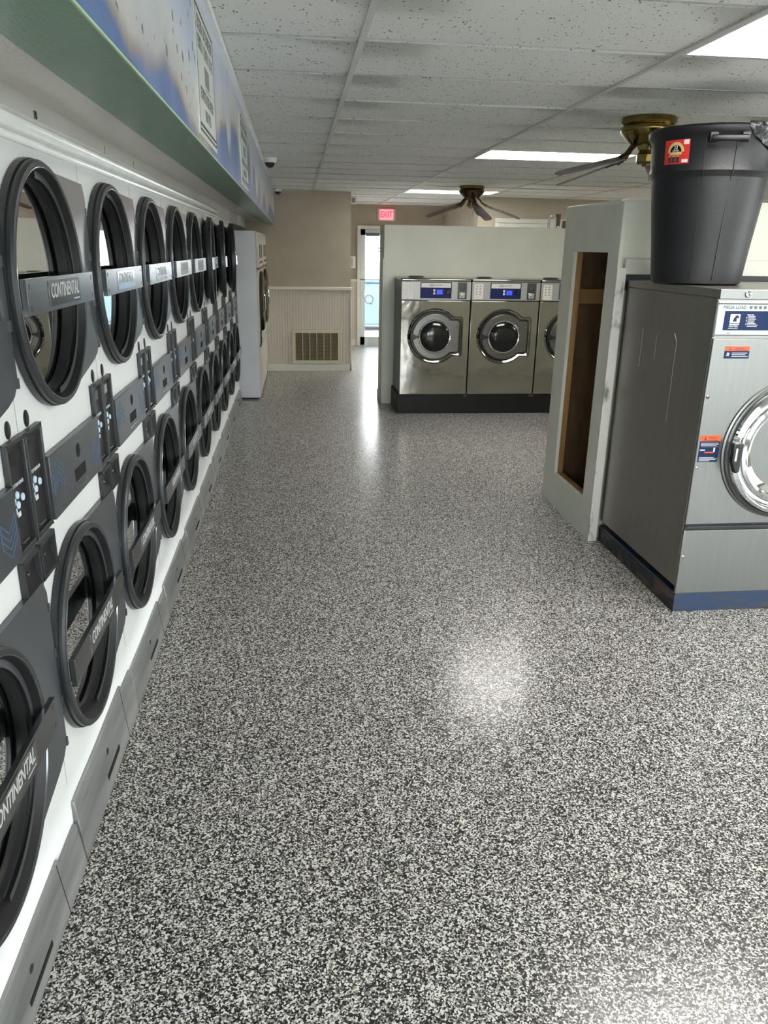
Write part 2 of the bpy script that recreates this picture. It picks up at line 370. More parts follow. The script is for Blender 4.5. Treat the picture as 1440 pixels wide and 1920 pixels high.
# lay-in ceiling: each tile dished or tipped a little, real lamps fill four of the bays
lights = [(0,-2),(0,4),(0,11),(0,-6),(3,-2),(3,4),(3,11),(3,-6),(2,17)]
lights = [(1,-1),(1,5),(1,12),(1,-7),(4,-1),(4,5),(4,12),(4,-7)]
GX = lambda i: .26 + 1.21*i
GY = lambda j: 3.22 + .61*j
f = MB(); b = MB()
jmin, jmax = -11, 18
for i in range(-1, 7):
    for j in range(jmin, jmax+1):
        if (i, j) in lights or (GX(i) > 2.6 and GY(j) > 11.75): continue
        x0, x1, y0, y1 = GX(i)+.012, GX(i+1)-.012, GY(j)+.012, GY(j+1)-.012
        t = [random.uniform(-.003,.004) for _ in range(4)]; s_ = random.uniform(-.006,.002)
        f.quad((x0,y0,CEIL+.001+t[0]),(x1,y0,CEIL+.001+t[1]),(x1,y0,CEIL+.02),(x0,y0,CEIL+.02))
        nx = 4
        for k in range(nx):
            for l in range(2):
                def P(u, v):
                    e = (t[0]*(1-u)+t[1]*u)*(1-v)+(t[2]*(1-u)+t[3]*u)*v
                    return (x0+(x1-x0)*u, y0+(y1-y0)*v, CEIL+.001+.003*v+e+s_*(4*u*(1-u))*(.4+.6*4*v*(1-v)))
                f.quad(P(k/nx,l/2), P((k+1)/nx,l/2), P((k+1)/nx,(l+1)/2), P(k/nx,(l+1)/2))
f.quad((-1.3,YB-.1,CEIL+.06),(XR,YB-.1,CEIL+.06),(XR,11.8,CEIL+.06),(-1.3,11.8,CEIL+.06)).quad((-1.3,11.8,CEIL+.06),(2.7,11.8,CEIL+.06),(2.7,14.5,CEIL+.06),(-1.3,14.5,CEIL+.06))
struct(f.build('ceiling', M['tile'], fix=False))
for i in range(0, 7): b.box(GX(i)-.012, GX(i)+.012, YB, 14.4 if i < 3 else 11.7, CEIL-.004, CEIL+.075)
for j in range(jmin, jmax+1): b.box(-.26, XR if GY(j) < 11.75 else 2.65, GY(j)-.005, GY(j)+.004, CEIL+.006, CEIL+.075)
struct(b.build('trim_1', M['tbar']))

def boxobj(name, mat, *a_, bevel=0, parent=None): return MB().box(*a_).build(name, mat, parent, bevel=bevel)
# left wall above the dryers, soffit, moulding
struct(boxobj('wall_left', M['white_wall'], -1.3, X0, YB, 11.3, 1.935, 2.06))
struct(boxobj('wall_left_outer', M['white_wall'], -1.4, -1.3, YB, 11.4, 0, 2.6))
f = MB(); sec = [(-1.3,2.06),(X0,2.047),(-.262,1.979),(-.262,CEIL+.075),(-1.3,CEIL+.075)]
f.prism(sec, lambda x,z:(x,YB,z), lambda x,z:(x,11.3,z))
so = f.build('soffit', [M['under'], M['mural']])
for p in so.data.polygons:
    if p.normal.x > .9: p.material_index = 1
struct(so)
struct(boxobj('trim_2', M['green_edge'], -.264, -.2605, YB, 11.3, 1.977, 1.981))
prof = [(X0,1.925),(X0+.012,1.925),(X0+.016,1.932),(X0+.016,1.94),(X0+.024,1.946),(X0+.036,1.962),(X0+.036,1.972),(X0+.028,1.978),(X0+.026,1.988),(X0,1.99)]
f = MB(); f.prism(prof, lambda x,z:(x,YB,z), lambda x,z:(x,6.95,z)); struct(f.build('trim_3', M['trim_gloss'], ang=50))
struct(boxobj('trim_4', M['trim'], X0, X0+.008, 6.95, 9.0, 1.945, 1.985))
struct(boxobj('trim_5', M['trim_gloss'], -.275, -.245, YB, 9, CEIL-.03, CEIL-.004))
# wall at the end of the aisle (utility closet) and the exit corridor
struct(boxobj('wall_back_closet', M['beige'], -1.3, .78, 11.3, 11.42, 0, CEIL+.075))
struct(boxobj('wall_corridor_left', M['beige'], .68, .78, 11.42, 14.4, 0, CEIL+.075))
struct(boxobj('wainscot_closet', M['bead'], -1.3, .786, 11.288, 11.3, .1, 1.14))
struct(boxobj('trim_6', M['trim'], -1.3, .795, 11.262, 11.3, 1.135, 1.175, bevel=.006))
struct(boxobj('baseboard_closet', M['trim'], -.42, .795, 11.28, 11.3, 0, .1, bevel=.004))
struct(boxobj('trim_7', M['trim'], .775, .79, 11.28, 11.33, 0, 1.16))
# far wall with the exit door opening and the added sidelight opening
DX0, DX1, DZ = 1.16, 2.14, 2.02
f = MB(); f.box(.68, DX0, 14.4, 14.52, 0, CEIL+.075).box(DX1, 2.24, 14.4, 14.52, 0, CEIL+.075).box(2.60, 2.75, 14.4, 14.52, 0, CEIL+.075).box(2.24, 2.60, 14.4, 14.52, 0, .12).box(2.24, 2.60, 14.4, 14.52, DZ, CEIL+.075).box(DX0, DX1, 14.4, 14.52, DZ, CEIL+.075)
struct(f.build('wall_back', M['beige']))
struct(boxobj('wainscot_back', M['bead'], .78, 1.12, 14.385, 14.4, .11, 1.13))
struct(boxobj('trim_8', M['trim'], .78, 1.12, 14.37, 14.4, 1.13, 1.175, bevel=.005))
struct(boxobj('baseboard_back', M['trim'], .78, 1.12, 14.375, 14.4, 0, .11, bevel=.004))
f = MB(); f.box(2.65, 2.75, 11.7, 12.1, 0, CEIL+.075).box(2.65, 2.75, 14.2, 14.4, 0, CEIL+.075).box(2.65, 2.75, 12.1, 14.2, 0, .3).box(2.65, 2.75, 12.1, 14.2, 1.82, CEIL+.075).box(2.75, XR, 11.7, 11.8, 0, CEIL+.075); struct(f.build('wall_rear', M['beige']))  # out-of-view opening, cut to bring light into the corridor
f = MB()
f.box(XR, XR+.1, YB, -2.2, 0, CEIL+.075).box(XR, XR+.1, 3.6, 11.8, 0, CEIL+.075).box(XR, XR+.1, -2.2, 3.6, 0, .5).box(XR, XR+.1, -2.2, 3.6, 2.2, CEIL+.075)
struct(f.build('wall_right', M['beige']))
# shop-front behind the viewer: big panes let in the daylight
f = MB()
f.box(-1.3, XR, YB-.1, YB, 0, .35).box(-1.3, XR, YB-.1, YB, 2.25, CEIL+.075)
for x in (-1.3, .35, 3.3, 5.5, XR-.2): f.box(x, x+.28, YB-.1, YB, .35, 2.25)
struct(f.build('wall_front', M['beige']))
k = 1
for x0, x1 in ((-1.02,.35),(.63,3.3),(3.58,5.5),(5.78,XR-.2)):
    w = MB(); t = .05
    w.box(x0,x1,YB-.08,YB-.02,.35,.35+t).box(x0,x1,YB-.08,YB-.02,2.25-t,2.25).box(x0,x0+t,YB-.08,YB-.02,.35,2.25).box(x1-t,x1,YB-.08,YB-.02,.35,2.25)
    w = struct(w.build('window_%d' % k, M['alu']))
    MB().box(x0+t,x1-t,YB-.055,YB-.05,.35+t,2.25-t).build('window_pane', M['glass'], w)
    k += 1
w = MB(); t = .05  # unseen side window, added and lengthened to brighten left wall and ceiling
w.box(XR+.02,XR+.08,-2.2,3.6,.5,.5+t).box(XR+.02,XR+.08,-2.2,3.6,2.2-t,2.2).box(XR+.02,XR+.08,-2.2,-2.2+t,.5,2.2).box(XR+.02,XR+.08,3.6-t,3.6,.5,2.2).box(XR+.02,XR+.08,.68,.73,.5,2.2)
w = struct(w.build('window_%d' % k, M['alu'])); MB().box(XR+.05,XR+.055,-2.2+t,3.6-t,.5+t,2.2-t).build('window_pane', M['glass'], w)
# outside
struct(MB().quad((-30,-40,-.02),(40,-40,-.02),(40,YB-.1,-.02),(-30,YB-.1,-.02)).quad((-30,14.5,-.02),(40,14.5,-.02),(40,60,-.02),(-30,60,-.02)).quad((XR,YB-.1,-.02),(40,YB-.1,-.02),(40,14.5,-.02),(XR,14.5,-.02)).build('ground', M['concrete']))
# roof slab keeps the sky out of the plenum
struct(MB().box(-1.4, XR+.1, YB-.1, 11.82, CEIL+.07, CEIL+.2).box(-1.4, 2.76, 11.82, 14.52, CEIL+.07, CEIL+.2).build('roof', M['white_wall']))

# ------------------------------------------------------------------ stacked dryers
G = 'row of stacked dryers along the left wall'
YC = .31; YP = .785; R = .309
ZU, ZL = 1.590, .616
def make_dryer():
    root = empty('stacked_dryer')
    c = MB()
    rows = [(0,.27),(.27,.98),(.98,1.26),(1.26,1.935)]
    W = .788
    for z0, z1 in rows:
        zc = {.27:ZL, 1.26:ZU}.get(z0)
        if zc: c.holed((0,W,z0,z1), (YC,zc), .262, lambda u,v:(0,u,v), 72)
        else: c.quad((0,0,z0),(0,W,z0),(0,W,z1),(0,0,z1))
    c.quad((-.6,0,0),(-.6,W,0),(-.6,W,1.935),(-.6,0,1.935)).quad((-.6,0,0),(0,0,0),(0,0,1.935),(-.6,0,1.935)).quad((-.6,W,0),(0,W,0),(0,W,1.935),(-.6,W,1.935)).quad((-.6,0,1.935),(0,0,1.935),(0,W,1.935),(-.6,W,1.935))
    # seams between the panels and the four pressed edges
    pass
    c.build('cabinet', M['enamel'], root, fix=False)
    MB().box(-.002,.0008,.787,.788,.27,1.93).build('seam', M['signink'], root)
    for zc, nm in ((ZU,'upper'),(ZL,'lower')):
        d = MB(); d.lathe([(.2625,-.0005),(.2625,-.04),(.29,-.06),(.302,-.07),(.302,-.5),(0,-.5)], (0,YC,zc), 'x', 48)
        for k in range(4):
            a_ = k*PI/2+.5; y_, z_ = YC+.275*math.cos(a_), zc+.275*math.sin(a_)
            d.tube([(-.09,y_,z_),(-.48,y_,z_)], .03, 8)
        d.build('drum', M['drum'], root)
    for zc in (ZU, ZL):
        door = MB(); o = (0, YC-YP)      # origin at the hinge
        yc = YC-YP; h = .28
        pl = [(yc,-h-.02),(yc+.12,-h-.015),(-.045,-h+.045),(0,-h+.075),(0,h-.012),(-.02,h),(yc+.1,h+.01),(yc,h+.02)]
        # plate with opening: outline polygon around the ring
        hole = []
        import bisect
        seg = 40
        outer = []
        for i in range(seg+1):
            a_ = -PI/2 + PI*i/seg; hole.append((yc+.262*math.cos(a_), .262*math.sin(a_)))
            ca, sa = math.cos(a_), math.sin(a_)
            # ray to the rounded plate outline
            best = None
            P = [(yc, -h-.02)] + pl[1:]
            for q in range(len(P)-1):
                x1,y1 = P[q][0]-yc, P[q][1]; x2,y2 = P[q+1][0]-yc, P[q+1][1]
                den = ca*(y2-y1)-sa*(x2-x1)
                if abs(den) < 1e-9: continue
                t_ = (x1*(y2-y1)-y1*(x2-x1))/den; u_ = (x1*sa-y1*ca)/den
                if t_ > 0 and -.001 <= u_ <= 1.001: best = t_ if best is None else min(best, t_)
            best = best or .3
            outer.append((yc+best*ca, best*sa))
        for xx in (.003, .017):
            for i in range(seg):
                door.quad((xx,*hole[i]),(xx,*outer[i]),(xx,*outer[i+1]),(xx,*hole[i+1]))
        for i in range(seg): door.quad((.003,*outer[i]),(.017,*outer[i]),(.017,*outer[i+1]),(.003,*outer[i+1]))
        for zz in (-.2,-.07,.07,.2): door.box(.004,.02,-.008,.002,zz-.012,zz+.012)
        d = door.build('door', [M['charcoal_plate'], M['charcoal']], root, loc=(0,YP,zc), fix=True)
        # ring: stepped bowl that stands proud of the plate
        rg = MB(); rg.lathe([(.272,.003),(R-.002,.003),(R,.008),(R-.001,.018),(R-.007,.018),(R-.007,.021),(R-.004,.023),(R-.004,.031),(R-.009,.037),(.290,.038),(.288,.037)], (0,yc,0), 'x', 96); rg.mat(1).lathe([(.288,.037),(.286,.034),(.268,-.012),(.235,-.014),(.235,-.022),(.258,-.022),(.262,.003),(.272,.003)], (0,yc,0), 'x', 96)
        rg.build('ring', [M['charcoal'], M['bowl']], d, ang=28)
        MB().lathe([(.2895,.0372),(.2882,.0392),(.2866,.0388),(.2856,.035)], (0,yc,0), 'x', 96).build('rim', M['rim'], d)
        MB().lathe([(.2675,-.011),(.2,-.0108),(0,-.0105)], (0,yc,0), 'x', 72).build('glass', M['dglass'], d, ang=80)
        bar = MB(); y0, y1 = yc-.285, yc+.325
        bar.box(.040,.054, y0,y1, -.052,.030)
        bar.mat(1)
        for yy in (y0+.022, y1-.022):
            for zz in (-.036,.014): bar.box(.0535,.0544, yy-.004,yy+.004, zz-.006,zz+.006)
        bar.mat(0); bar.box(.01,.042,y0+.004,y0+.012,-.04,.02).box(.015,.042,y1-.03,y1-.022,-.04,.02)
        bar.build('handle_bar', [M['brush'], M['black']], d, bevel=.002)
        MB().box(.054,.0552, yc-.125,yc+.165, -.042,.020).build('nameplate', M['plate'], d, bevel=.004)
        text('lettering', 'CONTINENTAL', .05, M['print_grey'], d, (.0553, yc+.02, -.006), FX, width=.255, shear=.25, ext=.0005, wt=.0006)
        MB().box(.055,.0557,yc+.095,yc+.15,-.0345,-.0315).build('printed_line', M['print_grey'], d)
    # control strip
    p = MB(); p.px([(.135,1.005),(.655,1.005),(.655,1.178),(.135,1.178)], .002, .02)
    cp = p.build('control_panel', M['panelgrey'], root, bevel=.002)
    l = MB(); l.lathe([(0,.001),(.019,.001),(.021,0)], (.02,.40,1.128), 'x', 20); l.build('lock', M['hole'], cp)
    MB().box(.0195,.021,.345,.46,1.046,1.082).build('slot', M['hole'], cp, bevel=.004)
    MB().box(.0198,.0208,.335,.475,1.027,1.031).build('printed_line', M['rim'], cp)
    ch = MB()
    def stroke(p0, p1, w=.0009):
        v = Vector((p1[0]-p0[0], p1[1]-p0[1])).normalized(); n_ = Vector((-v.y, v.x))*w
        ch.px([(p0[0]-n_.x,p0[1]-n_.y),(p1[0]-n_.x,p1[1]-n_.y),(p1[0]+n_.x,p1[1]+n_.y),(p0[0]+n_.x,p0[1]+n_.y)], .0198, .0206)
    for k in range(4):
        z = 1.155-.019*k
        stroke((.15,z-.03),(.195,z+.004)); stroke((.195,z+.004),(.24,z-.03))
    for yy in (.15,.24): stroke((yy,1.068),(yy,1.125))
    ch.build('up_chevrons', M['blue_line'], cp); ch = MB()
    for k in range(4):
        z = 1.035+.019*k
        stroke((.55,z+.03),(.595,z-.004)); stroke((.595,z-.004),(.64,z+.03))
    for yy in (.55,.64): stroke((yy,1.065),(yy,1.122))
    ch.build('down_chevrons', M['blue_line'], cp)
    for y0, top in ((.004,True),(.662,False)):
        kp = MB(); y1 = y0+.122; z0, z1 = 1.0, 1.27
        fr_ = .009
        kp.px([(y0,z0),(y1,z0),(y1,z0+fr_*1.6),(y0,z0+fr_*1.6)], .002,.015).px([(y0,z1-fr_),(y1,z1-fr_),(y1,z1),(y0,z1)], .002,.015).box(.002,.015,y0,y0+fr_,z0,z1).box(.002,.015,y1-fr_,y1,z0,z1)
        kp.mat(1).box(.002,.006,y0+fr_,y1-fr_,z0+fr_,z1-fr_)
        kp = kp.build('keypad', [M['charcoal'], M['black']], root, bevel=.0025)
        ym = (y0+y1)/2
        text('lettering', 'TOP DRYER' if top else 'BOTTOM DRYER', .012, M['ink_white'], kp, (.0063,ym,1.165), FX, width=.078)
        for (yy, zz) in ((-.014,1.142),(-.014,1.118),(.02,1.128),(-.038,1.132),(-.038,1.108)):
            MB().lathe([(.0,.003),(.0085,.003),(.0095,0)], (.006,ym+yy,zz), 'x', 14).build('button', M['btn'], kp)
        MB().box(.006,.0075,ym-.024,ym-.006,1.09,1.102).build('button', M['ink_white'], kp)
        MB().tube([(.008,ym-.038,1.07),(.008,ym-.04,1.035),(.008,ym-.02,1.024),(.008,ym+.02,1.024)], .002, 6).build('reader_slot', M['rim'], kp)
        MB().box(.006,.007,ym-.03,ym+.03,1.215,1.245).build('display', M['blackgloss'], kp)
        MB().lathe([(0,.003),(.015,.003),(.017,.002),(.017,0)], (0,ym,1.293), 'x', 18, sy=1.25).build('knob', M['black'], root)
        z0, z1 = .885, .985
        cr_ = MB(); fr_ = .01
        cr_.box(.001,.014,y0,y0+fr_,z0,z1).box(.001,.014,y1-fr_,y1,z0,z1).box(.001,.014,y0,y1,z0,z0+fr_).box(.001,.014,y0,y1,z1-fr_,z1)
        cr_.mat(1).quad((.013,y0+fr_,z0+fr_),(.013,y1-fr_,z0+fr_),(.002,y1-fr_,z0+.04),(.002,y0+fr_,z0+.04)).quad((.002,y0+fr_,z0+.04),(.002,y1-fr_,z0+.04),(.002,y1-fr_,z1),(.002,y0+fr_,z1))
        cr_ = cr_.build('coin_return', [M['charcoal'], M['black']], root, fix=False)
        MB().lathe([(0,.004),(.005,.004),(.006,0)], (.003,ym-.01,z0+.055), 'x', 12).build('screw', M['rim'], cr_)
    kk = MB()
    kk.prism([(.006,0),(.782,0),(.782,.195),(.63,.197),(.622,.226),(.3,.222),(.05,.228),(.006,.226)], lambda y,z:(.0,y,z), lambda y,z:(.030-.09*z,y,z))
    kk = kk.build('kick_plate', M['kick'], root, bevel=.003)
    MB().box(.022,.0265,.30,.47,.05,.072).build('slot', M['hole'], kk, bevel=.004)
    MB().lathe([(0,.004),(.012,.004),(.014,0)], (.015,.35,.135), 'x', 16).build('lock', M['black'], kk)
    MB().prism([(.60,.002),(.6025,.002),(.6025,.224),(.60,.224)], lambda y,z:(.0,y,z), lambda y,z:(.0308-.09*z,y,z)).build('joint', M['black'], kk)
    return root
proto = make_dryer()
ordl = {-1:'nearest, cut off by the photo edge', 0:'second from the viewer, below the number 10', 1:'third from the viewer', 2:'fourth from the viewer', 3:'fifth from the viewer', 4:'sixth from the viewer, middle of the row', 5:'seventh from the viewer, upper door slightly ajar', 6:'third from far end, upper door ajar', 7:'second from far end, upper door ajar', 8:'farthest, by the tall white machine'}
ajar = {5:3, 6:5, 7:7}
PITCH = .788
for i in range(-1, 9):
    o = proto if i == -1 else copy_tree(proto)
    o.location = (X0, 1.87+PITCH*i, 0)
    tag(o, 'white stacked dryer with two round charcoal doors, ' + ordl[i], 'dryer', G)
    if i < 1:
        [c for c in kids(o) if c.name.startswith('kick')][0].scale.z = (.72,.9)[i+1]
    if i in ajar:
        d = [c for c in kids(o) if c.name.startswith('door') and c.location.z > 1][0]
        d.rotation_euler.z = math.radians(ajar[i])
# number stencilled above a dryer, plus faint strokes further on
n10 = text('machine_number', '10', .03, M['signblack'], None, (X0+.0012, 2.3, 2.01), FX, ext=.0006)
tag(n10, 'small black number 10 on the white strip above the second dryer', 'number')
for yy, w_ in ((3.075,'white strip above the third dryer'),(3.6,'white strip further along, above the fourth dryer')):
    tk = MB().box(X0, X0+.0015, yy-.0012, yy+.0012, 1.998, 2.024).build('pencil_mark', M['signink'])
    tag(tk, 'thin grey upright stroke on the ' + w_, 'mark')

# ------------------------------------------------------------------ signs on the mural
def mural_sign(y0, y1, z0, z1, label, seed):
    rnd = random.Random(seed)
    b_ = MB().box(-.262,-.257,y0,y1,z0,z1).build('laundry_sign', M['signboard'], bevel=.001)
    tag(b_, label, 'sign', 'signs on the mural band')
    br = MB(); w = .003
    for q in ((y0+.012,y1-.012,z0+.014,z0+.02),(y0+.012,y1-.012,z1-.02,z1-.014),(y0+.012,y0+.015,z0+.014,z1-.014),(y1-.015,y1-.012,z0+.014,z1-.014)): br.box(-.2572,-.2562,*q)
    br.box(-.2572,-.2562,y0+.02,y1-.02,z0+.028,z0+.036)
    br.build('border', M['signblack'], b_)
    H = z1-z0
    lt = MB()
    def row(za, zb, ya, yb):
        y = ya
        while y < yb:
            w = rnd.uniform(.016,.03); k = rnd.choice('AHOIE'); x0, x1 = -.2572,-.2564
            s_ = .006
            lt.box(x0,x1,y,y+s_,za,zb)
            if k in 'AHO': lt.box(x0,x1,y+w-s_,y+w,za,zb)
            if k in 'AOE': lt.box(x0,x1,y,y+w,zb-.007,zb)
            if k in 'AHE': lt.box(x0,x1,y,y+w*.8,(za+zb)/2-.003,(za+zb)/2+.003)
            if k in 'OE': lt.box(x0,x1,y,y+w,za,za+.007)
            y += w+.009
    L = y1-y0
    row(z0+.80*H, z0+.90*H, y0+.05, y1-.06); row(z0+.66*H, z0+.76*H, y0+.05, y1-.05)
    row(z0+.30*H, z0+.39*H, y0+.07, y1-.07); row(z0+.16*H, z0+.25*H, y0+.17, y1-.17)
    lt.box(-.2572,-.2564,y0+.2,y1-.18,z0+.45*H,z0+.60*H).box(-.2572,-.2564,y0+.2,y1-.16,z0+.42*H,z0+.43*H)
    lt.build('printing', M['signink'], b_)
    return b_
mural_sign(2.45, 2.95, 1.998, 2.345, 'white printed sign with grey lettering, nearer one on the blue mural', 3)
mural_sign(4.30, 4.88, 1.998, 2.34, 'pale printed sign with faded lettering, farther one on the blue mural', 5)

# dome cameras
def dome(x, y, z, s, label):
    r = empty('security_camera', (x,y,z))
    tag(r, label, 'camera', 'dome cameras by the soffit')
    MB().lathe([(0,0),(.055*s,0),(.06*s,-.008),(.06*s,-.035*s),(.05*s,-.05*s),(.046*s,-.05*s)], n=28).build('housing', M['white'], r)
    MB().lathe([(.046*s,-.05*s),(.042*s,-.07*s),(.026*s,-.088*s),(0,-.095*s)], n=28).build('dome', M['dome'], r)
    return r
dome(-.195, 7.3, CEIL+.012, 1.0, 'white dome security camera on the ceiling, nearer of two beside the mural')
dome(-.2, 11.1, CEIL+.012, .85, 'small white dome camera in the corner above the beige wall')

# ------------------------------------------------------------------ tall white machines at the end of the aisle
def tall_white():
    r = empty('tall_white_dryer')
    MB().box(-.5,0,0,1.13,.02,1.862).build('cabinet', M['wwhite'], r, bevel=.006)
    MB().box(-.48,-.03,.02,1.1,0,.02).build('base', M['plinth_black'], r)
    MB().box(0,.012,.012,1.118,.62,1.44).build('front_panel', M['wcream'], r, bevel=.004)
    c = MB().px([(.012,1.475),(1.118,1.475),(1.118,1.85),(.012,1.85)], 0, .03).build('control_panel', M['wcream'], r, bevel=.006)
    for y in (.2,.64): MB().box(.03,.0315,y,y+.3,1.575,1.72).build('display', M['smoke'], c, bevel=.003)
    for k in range(4): MB().lathe([(0,.006),(.012,.006),(.014,0)], (.03,.22+.22*k,1.525), 'x', 12).build('button', M['redstripe'], c)
    MB().box(0,.034,.008,1.122,1.455,1.475).build('stripe', M['redstripe'], r)
    d = MB(); d.lathe([(.34,0),(.345,.03),(.33,.05),(.29,.058),(.25,.045),(.245,.02)], (0,.56,1.08), 'x', 48)
    d = d.build('door', M['bronze_ring'], r)
    MB().lathe([(.25,.03),(.18,.05),(.08,.06),(0,.063)], (0,.56,1.08), 'x', 40).build('glass', M['blackgloss'], d, ang=80)
    MB().tube([(.05,.28,.98),(.075,.28,1.0),(.075,.28,1.16),(.05,.28,1.18)], .01, 8).build('handle', M['chrome'], d)
    MB().box(0,.012,.012,1.118,.06,.6).build('lower_panel', M['wcream'], r, bevel=.004)
    return r
t1 = tall_white(); t1.location = (-.425, 9.08, 0)
tag(t1, 'tall white machine at the end of the dryer row, its plain side facing the viewer', 'dryer', 'tall white machines by the beige wall')
# lint flap hangs open on the first one
fl = MB().box(0,.008,0,.5,-.0,.30).build('lint_flap', M['wwhite'], t1, loc=(.015,.12,.58), rot=(0,math.radians(18),0))
t2 = tall_white(); t2.location = (-.42, 10.215, 0)
t2.scale = (1, .93, 1)
tag(t2, 'tall cream-fronted machine behind the first, up against the beige wall', 'dryer', 'tall white machines by the beige wall')

# ------------------------------------------------------------------ vent in the closet wall
v = empty('return_air_vent', (-.055,11.288,.108))
tag(v, 'large cream return-air grille low on the beige wall', 'vent')
W, H = .695, .478
MB().box(.0,W,-.004,.0,0,H).build('backing', M['ventdark'], v)
f = MB(); t = .045
f.box(0,W,-.02,-.004,0,t).box(0,W,-.02,-.004,H-t,H).box(0,t,-.02,-.004,t,H-t).box(W-t,W,-.02,-.004,t,H-t)
f.build('frame', M['vent'], v, bevel=.003)
f = MB(); n = 22
for k in range(n):
    z = t+(H-2*t)*(k+.5)/n; f.quad((t,-.006,z+.006),(W-t,-.006,z+.006),(W-t,-.017,z-.004),(t,-.017,z-.004))
f.build('louvres', M['louvre'], v, fix=False)
f = MB()
for k in range(1,6): x = t+(W-2*t)*k/6; f.box(x-.004,x+.004,-.0195,-.008,t,H-t)
f.build('bars', M['vent'], v)

# ------------------------------------------------------------------ corridor: door, exit sign, small boxes
f = MB(); f.box(DX0-.055,DX0,14.36,14.42,0,DZ+.055).box(DX1,DX1+.055,14.36,14.42,0,DZ+.055).box(DX0,DX1,14.36,14.42,DZ,DZ+.055)
dr = struct(f.build('door_1', M['trim'], bevel=.004))
f = MB(); s_ = .085; z0, z1 = .006, 2.018
f.box(DX0+.01,DX0+.01+s_,14.42,14.46,z0,z1).box(DX1-.01-s_,DX1-.01,14.42,14.46,z0,z1).box(DX0+.01,DX1-.01,14.42,14.46,z1-.1,z1).box(DX0+.01,DX1-.01,14.42,14.46,z0,z0+.15)
f.box(DX0+.01,DX1-.01,14.42,14.46,1.155,1.175)
lf = f.build('door_leaf', M['alu'], dr, bevel=.003)
MB().box(DX0+.09,DX1-.09,14.438,14.444,z0+.15,z1-.1).build('glass_pane', M['glass'], lf)
MB().box(1.26,1.5,14.36,14.42,1.905,1.955).build('door_closer', M['dark_steel'], lf, bevel=.005)
MB().tube([(1.225,14.41,.98),(1.225,14.385,.98),(1.225,14.385,.86),(1.225,14.41,.86)], .009, 8).build('door_handle', M['chrome'], lf)
f = MB(); f.lathe([(.06,0),(.085,0),(.085,-.003),(.06,-.003),(.06,0)], (1.33,14.437,.82), 'y', 28); f.box(1.35,1.40,14.434,14.437,.735,.75)
f.build('window_lettering', M['ink_white'], lf)
t = text('exit_letters', 'EXIT', .14, M['signred'], None, (0,-.028,0), FY, width=.22, ext=.001, wt=.004)
ex = empty('exit_sign', (1.615,14.4,2.262))
tag(ex, 'lit red EXIT sign high on the wall near the glass door', 'sign')
t.parent = ex
MB().box(-.165,.165,-.022,0,-.105,.105).build('housing', M['wcream'], ex, bevel=.02, seg=3)
MB().box(-.12,.12,-.026,-.022,-.085,.085).build('lit_face', M['signface'], ex, bevel=.004)
t = MB().box(.785,1.075,14.36,14.401,1.36,1.56).build('notice_box', M['white'], bevel=.003); tag(t, 'white wall box above the corridor wainscot left of the glass door', 'box')
MB().box(.87,1.03,14.357,14.36,1.385,1.535).build('face', M['steel_ctl'], t)
t = MB().box(.778,.86,11.33,11.43,2.27,2.37).build('junction_box', M['wcream'], bevel=.004); tag(t, 'small cream junction box high at the corner of the beige wall', 'box')
MB().box(.795,.84,11.327,11.33,2.29,2.35).build('knockout_plate', M['smoke'], t)
sl = MB(); sl.box(2.24,2.60,14.42,14.46,.12,.17).box(2.24,2.60,14.42,14.46,DZ-.05,DZ).box(2.24,2.29,14.42,14.46,.17,DZ-.05).box(2.55,2.60,14.42,14.46,.17,DZ-.05)  # sidelight hidden behind the partition, added for more daylight in the corridor
sl = struct(sl.build('window_6', M['alu'])); MB().box(2.29,2.55,14.438,14.444,.17,DZ-.05).build('window_pane', M['glass'], sl)
sl = MB(); sl.box(2.67,2.73,12.1,14.2,.3,.35).box(2.67,2.73,12.1,14.2,1.77,1.82).box(2.67,2.73,12.1,12.15,.35,1.77).box(2.67,2.73,14.15,14.2,.35,1.77).box(2.67,2.73,13.12,13.17,.35,1.77)  # added window, out of view, brightens the dim exit corridor
sl = struct(sl.build('window_7', M['alu'])); MB().box(2.698,2.702,12.15,14.15,.35,1.77).build('window_pane', M['glass'], sl)
# notice board on the rear wall
nb = empty('notice_board', (2.9,11.7,0)); tag(nb, 'white framed board on the dark beige wall right of the far ceiling fan', 'board')
f = MB(); f.box(0,1.5,-.03,0,1.1,1.16).box(0,1.5,-.03,0,2.085,2.145).box(0,.06,-.03,0,1.16,2.085).box(1.44,1.5,-.03,0,1.16,2.085); f.build('frame', M['trim'], nb, bevel=.004)
MB().box(.06,1.44,-.012,0,1.16,2.085).build('board', M['signboard'], nb)
# something pale parked outside the door
ext = empty('delivery_container', (1.0,17.2,-.02)); tag(ext, 'pale blue container standing outside the glass exit door', 'container')
MB().box(0,2.6,0,1.4,.12,1.02).build('body', M['extwall'], ext, bevel=.05)
MB().box(-.04,2.64,-.04,1.44,1.02,1.1).build('lid', M['extwall'], ext, bevel=.03)
for x in (.3,2.3):
    for y in (.2,1.2): MB().lathe([(0,-.04),(.1,-.04),(.12,-.02),(.12,.02),(.1,.04),(0,.04)], (x,y,.12), 'x', 20).build('wheel', M['black'], ext)

